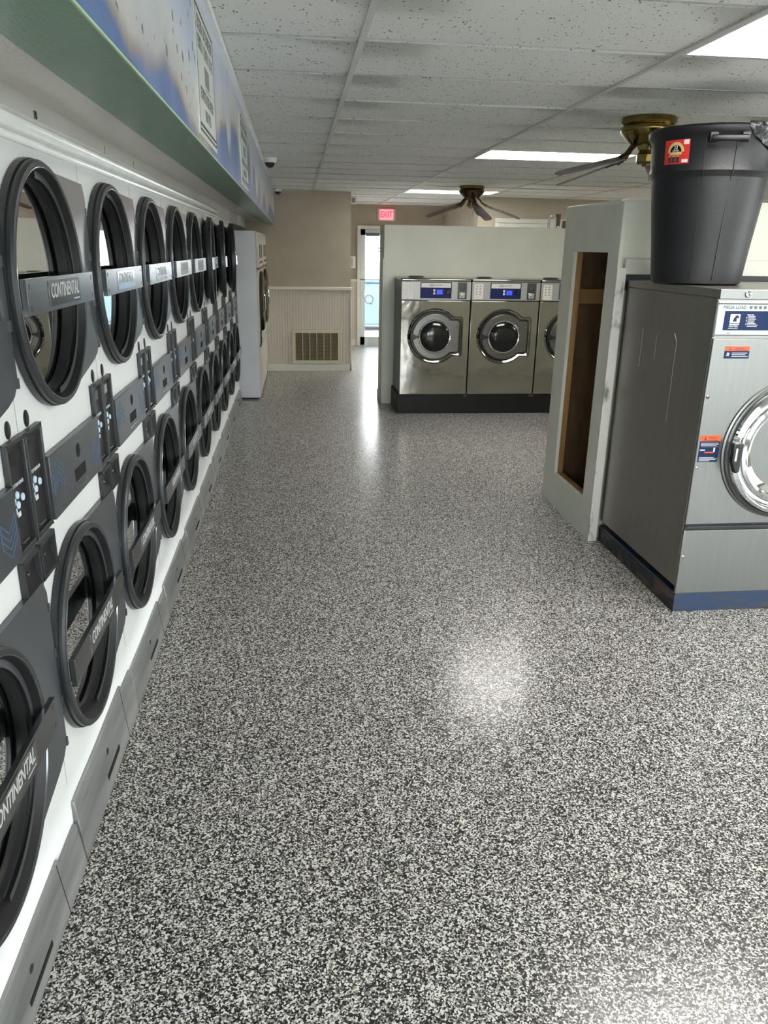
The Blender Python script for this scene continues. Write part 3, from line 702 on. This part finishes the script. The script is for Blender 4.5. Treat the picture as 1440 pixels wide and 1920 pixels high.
# ------------------------------------------------------------------ rear bulkhead with front-loading washers
f = MB(); f.box(.97,6.6,8.80,9.25,0,1.945); struct(f.build('wall_partition_rear', M['cream'], bevel=.004))
struct(boxobj('baseboard_partition', M['cream'], .962, .972, 8.79, 9.26, 0, .1))
tr_ = MB().box(.957,.97,8.78,8.81,.1,1.6).build('trim_9', M['cream'], bevel=.002); struct(tr_)
hk = MB().tube([(.97,8.95,1.70),(.93,8.95,1.705),(.915,8.95,1.70)], .006, 8).tube([(.97,8.95,1.675),(.93,8.95,1.67),(.915,8.95,1.675)], .006, 8).build('wall_hook', M['chrome'])
tag(hk, 'small chrome hook on the end of the rear cream partition', 'hook')
pl = MB(); pl.box(1.075,6.2,8.215,8.797,0,.212); pl = pl.build('washer_plinth', M['plinth_black'], bevel=.006); tag(pl, 'low black plinth under the row of steel washers', 'plinth')
for x, w in ((1.82,.02),(2.56,.026)): MB().box(x-w,x+w,8.2135,8.216,.186,.206).build('rust_stain', M['rust'], pl)

def make_washer():
    r = empty('front_load_washer')
    W, D = .735, .595
    b_ = MB(); b_.box(.004,W-.004,.015,D,.0,1.185); b_.build('cabinet', M['dark_steel'], r, bevel=.004)
    MB().box(.002,W-.002,0,.018,.0,.983).build('front_panel', M['steel_mirror'], r, bevel=.006, seg=3)
    cp = MB().box(.002,W-.002,-.002,.02,.99,1.172).build('control_panel', M['steel_ctl'], r, bevel=.003)
    MB().box(0,W,-.006,D,1.172,1.205).build('lid', M['steel_mirror'], r, bevel=.012, seg=3)
    MB().lathe([(0,.012),(.07,.012),(.085,.004),(.09,0)], (.2,.32,1.205), 'z', 24).build('soap_cap', M['dark_steel'], r)
    MB().lathe([(0,.006),(.006,.006),(.007,0)], (.06,0,.035), 'y', 10).build('bolt', M['chrome'], r, rot=(0,0,0))
    # control details (x to the right, z up)
    st = MB().box(.026,.122,-.0035,-.002,1.0,1.155).build('instruction_sticker', M['sticker'], cp)
    g_ = MB()
    for xx in (.052,.09):
        for zz in (1.05,1.075,1.105,1.13): g_.box(xx-.008,xx+.008,-.0042,-.0035,zz-.006,zz+.006)
    g_.build('pictograms', M['ink_white'] if False else M['steel_dull'], cp)
    MB().box(.198,.528,-.0045,-.002,1.005,1.168).build('display_decal', M['royal'], cp, bevel=.003)
    MB().box(.207,.518,-.006,-.0045,1.112,1.16).build('logo_strip', M['sticker'], cp, bevel=.006)
    text('lettering', 'WASCOMAT', .02, M['ink_dark'], cp, (.385,-.0062,1.136), FY, width=.09)
    f_ = MB(); f_.lathe([(.009,0),(.012,0),(.012,-.001),(.009,-.001),(.009,0)], (.315,-.006,1.136), 'y', 20, sy=1.8); f_.build('logo_oval', M['ink_dark'], cp)
    text('logo_letter', 'W', .018, M['ink_dark'], cp, (.315,-.0062,1.136), FY, ext=.0005)
    for zz in (1.085,1.055): MB().lathe([(0,-.003),(.011,-.003),(.012,0)], (.345,-.0045,zz), 'y', 18).build('button', M['ink_white'], cp)
    MB().box(.37,.432,-.0055,-.0045,1.045,1.092).build('screen', M['lcd'], cp)
    MB().lathe([(0,-.012),(.022,-.012),(.027,0)], (.49,-.0045,1.07), 'y', 24).build('dial', M['black'], cp)
    cb = MB().box(.592,.69,-.004,-.002,1.0,1.168).build('coin_box', M['dark_steel'], cp)
    cm = MB(); cm.box(.606,.67,-.012,-.004,1.01,1.066).lathe([(0,-.016),(.014,-.016),(.016,-.012)], (.638,0,1.04), 'y', 16)
    cm.build('coin_slide', M['chrome'], cp, bevel=.004)
    MB().tube([(.66,-.006,1.14),(.664,-.006,1.11),(.65,-.006,1.095)], .0035, 6).tube([(.615,-.006,1.125),(.635,-.006,1.10)], .003, 6).build('coin_chute', M['rim'], cp)
    # door
    cx, cz = .362, .617
    def outline(rc, hx, hz, n=44):
        """circle with a squared hinge lug on the right"""
        a0 = math.asin(min(.98, hz/rc)); pts = []
        for i in range(n+1):
            a_ = a0 + (2*PI-2*a0)*i/n; pts.append((cx+rc*math.cos(a_), cz+rc*math.sin(a_)))
        xs = cx+rc*math.cos(a0)
        pts += [(xs+.03,cz-hz+.028-.0),(cx+hx-.02,cz-hz+.028),(cx+hx-.004,cz-hz+.036),(cx+hx,cz-hz+.055),(cx+hx,cz+hz-.055),(cx+hx-.004,cz+hz-.036),(cx+hx-.02,cz+hz-.028),(xs+.03,cz+hz-.028)]
        return pts
    su = MB(); A = outline(.288,.305,.235); B = outline(.272,.290,.222); C = outline(.252,.272,.205)
    def strip(P, Q, yp, yq):
        va = [su.bm.verts.new((x,yp,z)) for x,z in P]; vb = [su.bm.verts.new((x,yq,z)) for x,z in Q]
        for i in range(len(P)): su._f([va[i],va[(i+1)%len(P)],vb[(i+1)%len(P)],vb[i]], True)
    strip(A, B, 0, -.016); strip(B, C, -.016, -.004)
    su.build('door_surround', M['steel_mirror'], r, ang=60)
    MB().py(C, -.003, .002).build('door_gap', M['black'], r)
    dp = MB(); Dd = outline(.235,.258,.19)
    dp.py(Dd, -.028, -.003)
    dd = dp.build('door', M['door_steel'], r, bevel=.005, ang=40)
    MB().lathe([(.168,-.028),(.174,-.036),(.168,-.042),(.158,-.038),(.152,-.028)], (cx,0,cz), 'y', 56).build('inner_ring', M['chrome'], dd)
    MB().lathe([(.16,-.034),(.14,-.05),(.09,-.064),(.04,-.069),(0,-.07)], (cx,0,cz), 'y', 48).build('glass', M['blackgloss'], dd, ang=80)
    MB().py([(cx-.262,cz+.042),(cx-.25,cz+.035),(cx-.2,cz+.012),(cx-.165,cz+.008),(cx-.165,cz-.014),(cx-.2,cz-.018),(cx-.25,cz-.045),(cx-.262,cz-.05)], -.052, -.026).build('handle', M['black'], dd, bevel=.005)
    for zz in (.1,-.1): MB().lathe([(0,-.006),(.008,-.006),(.009,0)], (cx+.235,-.028,cz+zz), 'y', 12).build('hinge_screw', M['rim'], dd)
    return r
w0 = make_washer()
for k in range(3):
    o = w0 if k == 0 else copy_tree(w0)
    o.location = (1.09+.742*k, 8.2, .213)
    tag(o, ['shiny steel front-loading washer, leftmost of the row against the rear partition','shiny steel front-loading washer, in the middle of the row at the rear','steel front-loading washer, partly hidden behind the near bulkhead'][k], 'washing machine', 'steel washers against the rear partition')

# laundry cart behind the partition, only its hanging rail shows
def cart(x, y, lab, hi, wide):
    c = empty('laundry_cart', (x,y,0)); tag(c, lab, 'cart', 'carts behind the rear partition')
    f = MB()
    for z in (.35,.75):
        f.tube([(-.25,-.35,z),(.25,-.35,z),(.25,.35,z),(-.25,.35,z),(-.25,-.35,z)], .01, 8)
    for xx in (-.25,.25):
        for yy in (-.35,.35): f.tube([(xx,yy,.1),(xx,yy,.75)], .01, 8)
    f.build('frame', M['chrome'], c)
    f = MB(); f.tube([(-wide,0,.35),(-wide,0,hi-.03),(-wide+.02,0,hi),(wide-.02,0,hi),(wide,0,hi-.03),(wide,0,.35)], .014, 10); f.build('hanging_rail', M['chrome'], c)
    MB().tube([(wide+.03,0,hi-.12),(wide+.03,0,hi+.02)], [.03,.035], 12).build('pad', M['padbrown'], c)
    b_ = MB(); b_.box(-.24,.24,-.34,.34,.35,.355); b_.build('basket_floor', M['steel_dull'], c)
    for xx in (-.25,.25):
        for yy in (-.35,.35): MB().lathe([(0,-.015),(.045,-.015),(.05,0),(.045,.015),(0,.015)], (xx,yy,.05), 'x', 16).build('wheel', M['black'], c)
cart(3.28, 10.2, 'chrome rail with brown pad poking above the rear partition', 2.13, .045)
cp_ = MB().box(3.0,3.1,8.95,9.0,1.945,2.03).box(3.015,3.085,8.99,9.03,1.945,2.0).build('brown_block', M['padbrown'], bevel=.008); tag(cp_, 'small dark brown block standing on top of the rear partition', 'block')

# ------------------------------------------------------------------ near bulkhead with the open end
BX, BY0, BY1, BZ = 1.78, 4.375, 5.25, 1.965
O = (4.47, 5.035, .235, 1.70)
bk = MB()
def endface(x, rev=False):
    y0,y1,z0,z1 = O
    for q in ((BY0-.06,y0,0,BZ),(y1,BY1,0,BZ),(y0,y1,0,z0),(y0,y1,z1,BZ)): bk.box(x, x+.022, *q)
endface(BX)
bk.box(BX+.022,6.6,BY1-.02,BY1,0,BZ).box(BX+.022,6.6,BY0-.02,BY0,0,BZ).box(BX,6.6,BY0-.02,BY1,BZ,BZ+.012)
struct(bk.build('wall_bulkhead', M['cream'], bevel=.002))
struct(MB().box(BX-.004,BX+.05,BY0-.075,BY0-.06,0,1.62).build('trim_10', M['cream_scuffed'], bevel=.002))
struct(MB().box(BX+.05,6.6,BY0-.05,BY0-.018,1.585,1.672).build('trim_11', M['trim'], bevel=.004))
struct(MB().box(BX+.05,6.6,BY0-.04,BY0-.02,1.5,1.586).build('trim_12', M['signblack']))
y0,y1,z0,z1 = O
fr_ = empty('stud_framing', (BX+.022,0,0)); tag(fr_, 'bare pine studs and plywood seen through the open end of the near bulkhead', 'wood framing')
for q in ((y1,y1+.04,.02,1.9),(y0-.04,y0,.02,1.9)): MB().box(.0,.04,*q).build('stud', M['wood'], fr_, bevel=.002)
MB().box(0,.04,y0,y1,z0-.04,z0).build('sill', M['wood'], fr_); MB().box(0,.04,y0,y1,z1,z1+.04).build('header', M['wood'], fr_)
MB().box(.05,.66,y1+.03,y1+.07,1.38,1.47).build('cross_rail', M['wood'], fr_)
MB().box(.66,.68,y0-.06,y1+.17,.02,1.9).build('plywood_back', M['osb'], fr_)
MB().box(.04,.66,y1+.07,y1+.10,.02,1.9).build('plywood_side', M['plywood'], fr_)
pp = MB().tube([(BX+.25,4.74,.03),(BX+.25,4.74,1.3)], .05, 16).build('drain_pipe', M['black']); tag(pp, 'black upright pipe inside the open end of the near bulkhead', 'pipe')
bx = MB().box(2.09,2.3,4.95,5.1,BZ+.013,BZ+.06).build('white_box', M['white'], bevel=.004); tag(bx, 'flat white box on top of the near bulkhead, left of the bin', 'box')

# ------------------------------------------------------------------ large steel washer
bw = empty('large_washer', (1.845,3.31,0))
tag(bw, 'big brushed steel washer at the right edge, with a black bin standing on it', 'washing machine')
W, D = .92, .995
MB().box(.05,W,.05,D-.02,.1,.135).build('base_skirt', M['plinth_black'], bw)
MB().box(0,W,.012,D,.135,1.52).build('cabinet', M['steel_side'], bw, bevel=.004)
rb = MB()   # pressed rib outlines on the side
for (ya, yb, za, zb) in ((.33,.55,.9,1.33),):
    rb.tube([(-.001,ya,za),(-.001,ya,zb-.04),(-.001,ya+.03,zb),(-.001,yb-.03,zb),(-.001,yb,zb-.04),(-.001,yb,zb-.15)],   .0009, 8)
for yy, za, zb in ((.72,1.12,1.32),): rb.tube([(-.001,yy,za),(-.001,yy,zb),(-.001,yy+.04,zb+.015),(-.001,yy+.12,zb+.015)], .0009, 8)
rb.build('pressed_ribs', M['steel_side'], bw)
MB().box(-.002,W+.002,.004,D+.002,1.52,1.557).build('top_cap', M['steel_side'], bw, bevel=.004)
MB().box(0,W,-.004,.02,1.514,1.557).build('top_strip', M['steel_front'], bw, bevel=.003)
f = MB(); f.lathe([(0,-.014),(.007,-.014),(.013,-.012),(.015,-.004)], (.128,0,1.537), 'y', 20); f.mat(1).lathe([(0,-.0145),(.004,-.0145)], (.128,0,1.537), 'y', 12); f.build('lock_screw', [M['chrome'], M['black']], bw)
cp = MB().box(0,W,-.004,.012,1.352,1.508).build('control_panel', M['panelpale'], bw, bevel=.003)
MB().box(0,W,-.005,-.003,1.494,1.499).box(0,W,-.005,-.003,1.359,1.363).build('border_line', M['ink_dark'], cp)
MB().box(.035,.60,-.0055,-.004,1.383,1.466).build('blue_decal', M['navy'], cp, bevel=.004)
text('lettering', 'MEGA LOAD', .02, M['mega_ink'], cp, (.078,-.0045,1.481), FY, width=.105)
for k in range(5):
    MB().py([(.145+.022*k,1.487),(.160+.022*k,1.487),(.158+.022*k,1.475),(.147+.022*k,1.475)], -.0048,-.0042).build('basket_icon', M['mega_ink'], cp)
f = MB().box(.062,.108,-.0062,-.0055,1.405,1.452).build('logo_badge', M['sticker'], cp)
f = MB(); f.py([(.075,1.42),(.079,1.434),(.088,1.446),(.097,1.4475),(.099,1.444),(.104,1.436),(.1005,1.433),(.095,1.4365),(.092,1.43),(.094,1.42)], -.0067, -.0061)
for k in range(8):
    a_ = PI*.5+PI*.5*k/7; f.box(.1+.033*math.cos(a_)-.0012,.1+.033*math.cos(a_)+.0012,-.0067,-.0061,1.417+.031*math.sin(a_)-.0012,1.417+.031*math.sin(a_)+.0012)
f.box(.062,.108,-.0067,-.0061,1.410,1.413); f.build('horse_logo', M['navy'], cp)
text('logo_lettering', 'DEXTER', .011, M['ink_white'], cp, (.082,-.0062,1.3985), FY, width=.042)
MB().box(.058,.104,-.0062,-.0055,1.3885,1.3905).build('logo_line', M['ink_white'], cp)
text('small_heading', 'INSTRUCTIONS', .007, M['ink_white'], cp, (.155,-.0062,1.449), FY, width=.03)
f = MB(); rr = random.Random(4)
for k in range(8):
    z = 1.443-.0062*k; f.box(.145,.145+rr.uniform(.03,.052),-.0062,-.0055,z-.0011,z+.0011)
for z in (1.437,1.424,1.410): f.box(.138,.1405,-.0062,-.0055,z-.004,z+.004)
f.build('instruction_lines', M['ink_white'], cp)
MB().box(.05,.078,-.0048,-.004,1.3655,1.3735).build('small_label', M['sticker'], cp); MB().box(.056,.072,-.0054,-.0048,1.368,1.371).build('small_label_print', M['ink_dark'], cp)
fp = MB().box(0,W,-.002,.012,.464,1.345).build('front_panel', M['steel_front'], bw, bevel=.004)
MB().box(.004,W,.004,.012,.434,.464).build('gap', M['black'], bw)
MB().box(.01,W,-.008,.012,.452,.456).build('gap_lip', M['dark_steel'], bw)
MB().box(0,W,-.002,.012,.1,.435).build('lower_panel', M['steel_front'], bw, bevel=.004)
for x, z in ((.016,1.083),(.016,.745),(.016,.295)):
    f = MB(); f.lathe([(0,-.006),(.006,-.006),(.009,-.002)], (x,0,z), 'y', 14); f.mat(1).lathe([(0,-.0065),(.0035,-.0065)], (x,0,z), 'y', 10); f.build('screw', [M['chrome'], M['black']], bw)
def warn(x, z1, w, h, hd, head, rows, par):
    s_ = MB().box(x,x+w,-.0032,-.002,z1-h,z1-hd).build('warning_label', M['navy'], par)
    MB().box(x,x+w,-.0032,-.002,z1-hd,z1).build('label_heading', M['orange'], par)
    f = MB(); f.py([(x+.018,z1-hd+.004),(x+.03,z1-hd+.004),(x+.024,z1-.004)], -.0038,-.0032); f.box(x+w*.35,x+w*.88,-.0038,-.0032,z1-hd+.003,z1-hd+.006).build('heading_mark', M['ink_dark'], par)
    text('heading_lettering', head, .009, M['ink_dark'], par, (x+w*.62,-.0034,z1-hd*.42), FY, width=w*.38)
    f = MB()
    for (u0,u1,v0,v1) in rows: f.box(x+u0*w,x+u1*w,-.0038,-.0032,z1-v1*h,z1-v0*h)
    f.build('label_print', M['ink_white'], par)
warn(.062,1.312,.118,.054,.020,'WARNING',[(.3,.92,.52,.57),(.3,.85,.66,.71),(.3,.95,.80,.86),(.1,.2,.52,.68),(.08,.2,.74,.78)],bw)
warn(.012,.905,.098,.128,.028,'WARNING',[(.06,.95,.28,.295),(.06,.95,.33,.345),(.06,.85,.37,.385),(.05,.3,.53,.57),(.72,.8,.46,.62),(.06,.8,.82,.835),(.06,.95,.86,.875),(.06,.9,.90,.915),(.06,.6,.945,.96),(.06,.97,.42,.425)],bw)
MB().box(.04,.085,-.0038,-.0032,.82,.826).build('label_bar', M['orange'], bw)
# door
dx, dz = .462, .835
d = MB(); d.lathe([(.341,-.002),(.339,-.010),(.331,-.013),(.326,-.006),(.316,-.004)], (dx,0,dz), 'y', 96); su_ = d.build('door_surround', M['steel_front'], bw, ang=50)
MB().lathe([(.322,-.003),(.312,-.003)], (dx,0,dz), 'y', 72).build('door_seal', M['black'], bw)
d = MB(); d.lathe([(.316,0),(.316,-.04),(.309,-.052),(.294,-.056),(.284,-.046),(.276,-.028),(.264,-.028),(.258,-.046),(.243,-.050),(.230,-.042),(.221,-.01),(.221,0)], (dx,0,dz), 'y', 96)
dd = d.build('door', M['chrome'], bw, ang=28)
MB().lathe([(.223,-.02),(.19,.0),(.1,.015),(0,.02)], (dx,0,dz), 'y', 64).build('glass', M['dglass'], dd, ang=80)
f = MB(); f.lathe([(.226,.012),(.24,.04),(.28,.05),(.28,.4),(0,.4)], (dx,0.013,dz), 'y', 48)
f.build('drum', M['dark_steel'], bw)
MB().py([(dx-.326,dz+.045),(dx-.275,dz+.045),(dx-.279,dz-.09),(dx-.302,dz-.095),(dx-.324,dz-.04)], -.080,-.052).build('handle', M['black'], dd, bevel=.006, seg=3)
MB().box(dx-.313,dx-.304,-.082,-.080,dz-.035,dz+.025).build('handle_inlay', M['sticker'], dd)
# plinth under it
pb = MB(); pb.box(1.85,6.0,3.312,4.31,0,.1)
pb.mat(2).box(1.846,1.852,3.308,4.31,0,.085)
pb = pb.build('blue_plinth', [M['plinth_blue'], M['plinth_black'], M['plinth_side']], bevel=.003); tag(pb, 'chipped dark blue plinth under the big steel washer', 'plinth')

# ------------------------------------------------------------------ black bin on the washer
bin_ = empty('trash_bin', (2.005,3.86,1.558)); tag(bin_, 'tall black plastic bin with a liner, standing on the big washer', 'trash can')
f = MB()
pr = [(0,0),(.195,0),(.211,.008),(.215,.03),(.222,.10),(.256,.44),(.262,.475),(.272,.492),(.279,.505),(.276,.53),(.283,.64),(.292,.655),(.300,.665),(.302,.685),(.296,.695),(.285,.692),(.276,.64),(.262,.45),(.212,.03),(0,.02)]
f.lathe(pr, n=96); body = f.build('body', M['can'], bin_, ang=35)
def binpt(a_, z, off=0):
    rs = [(0,.212),(.03,.215),(.10,.222),(.44,.256),(.475,.262),(.505,.279),(.53,.276),(.64,.283),(.7,.30)]
    for (za,ra),(zb,rb_) in zip(rs, rs[1:]):
        if za <= z <= zb: rr = ra+(rb_-ra)*(z-za)/(zb-za); break
    return ((rr+off)*math.cos(a_), (rr+off)*math.sin(a_), z)
for ang_ in (-124,-97):
    f = MB(); f.tube([binpt(math.radians(ang_), z, .0012) for z in (.02,.1,.2,.3,.44,.475,.505,.53,.6,.64)], .0028, 6); f.build('moulded_ridge', M['can'], body)
# handle
f = MB()
ha = math.radians(-86)
f.box(-.085,-.05,-.325,-.29,.615,.655).box(.05,.085,-.325,-.29,.615,.655).tube([(-.075,-.325,.63),(-.05,-.338,.628),(.05,-.338,.628),(.075,-.325,.63)], .014, 10)
f.build('handle', M['can'], bin_, rot=(0,0,math.radians(-16)), bevel=.003)
# liner: folded film over the right of the rim
f = MB(); rb = random.Random(2); n = 60; rows = []
for j in range(7):
    ring = []
    for i in range(n+1):
        a_ = math.radians(-90+210*i/n); u = j/6
        drop = (.02+.16*max(0,math.sin((i/n)*PI))**.7)
        z = .70-.0*u - drop*u if j > 1 else (.66,.703)[j]
        rr = (.28 if j == 0 else .299 if j == 1 else binpt(0, max(.45,min(.699,z)), .006)[0]+.004) + .006*math.sin(a_*31+j*.9)+.003*math.sin(a_*57)
        ring.append(f.bm.verts.new((rr*math.cos(a_), rr*math.sin(a_), z)))
    rows.append(ring)
for A, B in zip(rows, rows[1:]):
    for i in range(n): f._f([A[i],A[i+1],B[i+1],B[i]], True)
f.build('liner', M['bag'], bin_, fix=True, ang=60)
# sticker following the curve
def patch(a0, a1, z0, z1, off, mat, name, par, n=10):
    f = MB()
    for i in range(n):
        p0, p1 = math.radians(a0+(a1-a0)*i/n), math.radians(a0+(a1-a0)*(i+1)/n)
        f.quad(binpt(p0,z0,off), binpt(p1,z0,off), binpt(p1,z1,off), binpt(p0,z1,off))
    return f.build(name, mat, par)
st = patch(-165,-138,.535,.637,.0012, M['red'], 'sticker', bin_)
f = MB()      # gold arch
for (r0,r1,mi) in ((.030,.043,0),(0,.030,1)):
    f.mat(mi)
    for k in range(14):
        t0, t1 = PI*k/14, PI*(k+1)/14
        q = []
        for (r_, t_) in ((r0,t0),(r1,t0),(r1,t1),(r0,t1)):
            aa = math.radians(-152)+r_*math.cos(t_)/.28; q.append(binpt(aa, .585+r_*math.sin(t_), .0018+.0003*mi))
        if r0 == 0: f.quad(q[0],q[1],q[2])
        else: f.quad(*q)
f.build('sticker_arch', [M['gold'], M['blackgloss']], st)
patch(-158.5,-145.5,.574,.586,.0019,M['gold'],'sticker_band',st)
for a_ in (-160,-155.5,-151): patch(a_,a_+3.4,.540,.568,.0019,M['ink_dark'],'sticker_picture',st,3); patch(a_,a_+3.4,.566,.570,.0021,M['gold'],'sticker_picture_cap',st,3)
patch(-145,-139,.540,.553,.0019,M['sticker'],'sticker_barcode',st,4)
patch(-144,-139,.615,.634,.0019,M['sticker'],'sticker_corner',st,4)
p_ = binpt(math.radians(-152), .604, .0026)
text('sticker_number', '32', .022, M['ink_white'], bin_, p_, (PI/2,0,math.radians(-152+90)), ext=.0004)
p_ = binpt(math.radians(-152), .591, .0026)
text('sticker_word', 'GALLON', .008, M['ink_white'], bin_, p_, (PI/2,0,math.radians(-152+90)), ext=.0004)

# ------------------------------------------------------------------ ceiling lights
LAB = {(1,-1):'bright white ceiling light panel nearest the viewer, top right corner', (1,5):'bright ceiling light panel behind the near fan', (1,12):'farthest lit ceiling panel, above the far fan'}
for (i, j) in lights:
    o = empty('ceiling_light', (GX(i), GY(j), CEIL))
    lab = LAB.get((i,j), 'fluorescent ceiling panel outside the picture, ' + ('behind the viewer' if j < -1 else 'over the right side of the room'))
    tag(o, lab, 'ceiling light', 'fluorescent ceiling panels')
    f = MB(); w, h = 1.21, .61
    f.box(.012,w-.012,.012,.03,-.002,.05).box(.012,w-.012,h-.03,h-.012,-.002,.05).box(.012,.03,.03,h-.03,-.002,.05).box(w-.03,w-.012,.03,h-.03,-.002,.05).box(.012,w-.012,.012,h-.012,.05,.055)
    f.build('frame', M['white'], o)
    MB().box(.03,w-.03,.03,h-.03,.004,.01).build('diffuser', M['bulb'], o)

# ------------------------------------------------------------------ ceiling fans
def fan(x, y, ang0, label, zt=0, tip=0):
    r = empty('ceiling_fan', (x,y,CEIL)); tag(r, label, 'ceiling fan', 'brass hugger ceiling fans')
    f = MB(); f.lathe([(0,0),(.148,0),(.152,-.006),(.152,-.03),(.145,-.036),(.14,-.04)], n=48)
    mt = f.build('mounting_band', M['brass'], r)
    MB().lathe([(.14,-.04),(.15,-.048),(.154,-.06),(.15,-.075),(.125,-.10),(.10,-.128),(.085,-.135),(0,-.135)], n=48).build('motor_housing', M['brass'] if not tip else M['brass_dark'], r)
    f = MB(); f.lathe([(0,-.135),(.05,-.135),(.05,-.165),(.038,-.172),(.045,-.18),(.05,-.19),(.05,-.225),(.04,-.238),(.015,-.243),(.012,-.25),(0,-.252)], n=10); f.build('switch_cup', M['brass'], r, ang=20)
    for k in range(5):
        a_ = math.radians(ang0+72*k)
        b_ = MB(); L0, L1 = .17, .585; tw = math.radians(-12); dr_ = .25 if not tip else .34
        outl = [(L0,-.038),(L0+.03,-.046),(L1-.08,-.056),(L1-.03,-.053),(L1,-.037),(L1+.006,0),(L1,.037),(L1-.03,.053),(L1-.08,.056),(L0+.03,.046),(L0,.038)]
        def P(u, v, o_): return (u, v*math.cos(tw), -.215-dr_*(u-L0) + v*math.sin(tw) + o_)
        b_.prism(outl, lambda u,v:P(u,v,-.003), lambda u,v:P(u,v,.003))
        bl = b_.build('blade', M['blade_top'] if k in (2,) else M['blade_grey'], r, rot=(0,0,a_), bevel=.001)
        i_ = MB(); i_.tube([(.06,0,-.13),(.10,-.012,-.15),(.13,-.015,-.19),(.19,-.02,-.222)], [.008,.009,.009,.012], 8).tube([(.06,0,-.13),(.10,.012,-.15),(.13,.015,-.19),(.19,.02,-.214)], [.008,.009,.009,.012], 8)
        i_.prism([(.16,-.035),(.24,-.025),(.26,0),(.24,.025),(.16,.035)], lambda u,v:P(u,v,-.009), lambda u,v:P(u,v,-.004))
        i_.build('blade_iron', M['brass_dark'], bl)
    MB().tube([(.02,-.03,-.24),(.022,-.032,-.33)], .0015, 5).build('pull_chain', M['brass'], r)
    return r
fan(2.007, 4.637, 125, 'brass ceiling fan with grey blades, partly behind the black bin')
fan(2.114, 9.75, 54, 'dark bronze ceiling fan over the rear row of washers', tip=1)

# ------------------------------------------------------------------ light
w = bpy.data.worlds.new('World'); sc.world = w; w.use_nodes = True
bg = w.node_tree.nodes['Background']; bg.inputs[0].default_value = (.97,.985,1,1); bg.inputs[1].default_value = 7.0
def portal(loc, rot, sx, sy):
    l = bpy.data.lights.new('window_portal', 'AREA'); l.shape = 'RECTANGLE'; l.size = sx; l.size_y = sy; l.cycles.is_portal = True
    o = bpy.data.objects.new('window_portal', l); COL.objects.link(o); o.location = loc; o.rotation_euler = rot
portal((3.35,YB-.12,1.3), (PI/2,0,0), 9.3, 1.95)
portal((XR+.12,.7,1.35), (PI/2,0,PI/2), 5.8, 1.7)
portal((2.77,13.15,1.05), (PI/2,0,PI/2), 2.1, 1.5)
portal((1.88,14.53,1.0), (-PI/2,0,0), 1.46, 2.0)

# ------------------------------------------------------------------ camera
F, H0 = 1443.0, 1.7
VY = Vector((-168,-497,F)); vx = -75.0
VD = Vector((vx, (F*F+(-168)*vx)/497, F))
dY = VY.normalized(); dD = VD.normalized(); dD = (dD - dY*dD.dot(dY)).normalized(); dX = dD.cross(dY)
if dX.x < 0: dX = -dX
right = Vector((dX.x, dY.x, -dD.x)); down = Vector((dX.y, dY.y, -dD.y)); fwd = Vector((dX.z, dY.z, -dD.z))
mw = Matrix((( right.x, -down.x, -fwd.x, 0),( right.y, -down.y, -fwd.y, 0),( right.z, -down.z, -fwd.z, H0),(0,0,0,1)))
cam = bpy.data.cameras.new('Camera'); co = bpy.data.objects.new('Camera', cam); COL.objects.link(co); co.matrix_world = mw
cam.sensor_fit = 'VERTICAL'; cam.sensor_height = 36; cam.lens = F/1920*36; cam.clip_start = .02; cam.clip_end = 200
sc.camera = co
vs = sc.view_settings; sc.display_settings.display_device = 'sRGB'; vs.view_transform = 'Standard'; vs.look = 'None'; vs.gamma = 1; vs.use_curve_mapping = False; vs.exposure = 1.1
sc.cycles.max_bounces = 10; sc.cycles.diffuse_bounces = 5; sc.cycles.glossy_bounces = 5; sc.cycles.transparent_max_bounces = 12
sc.cycles.sample_clamp_indirect = 6
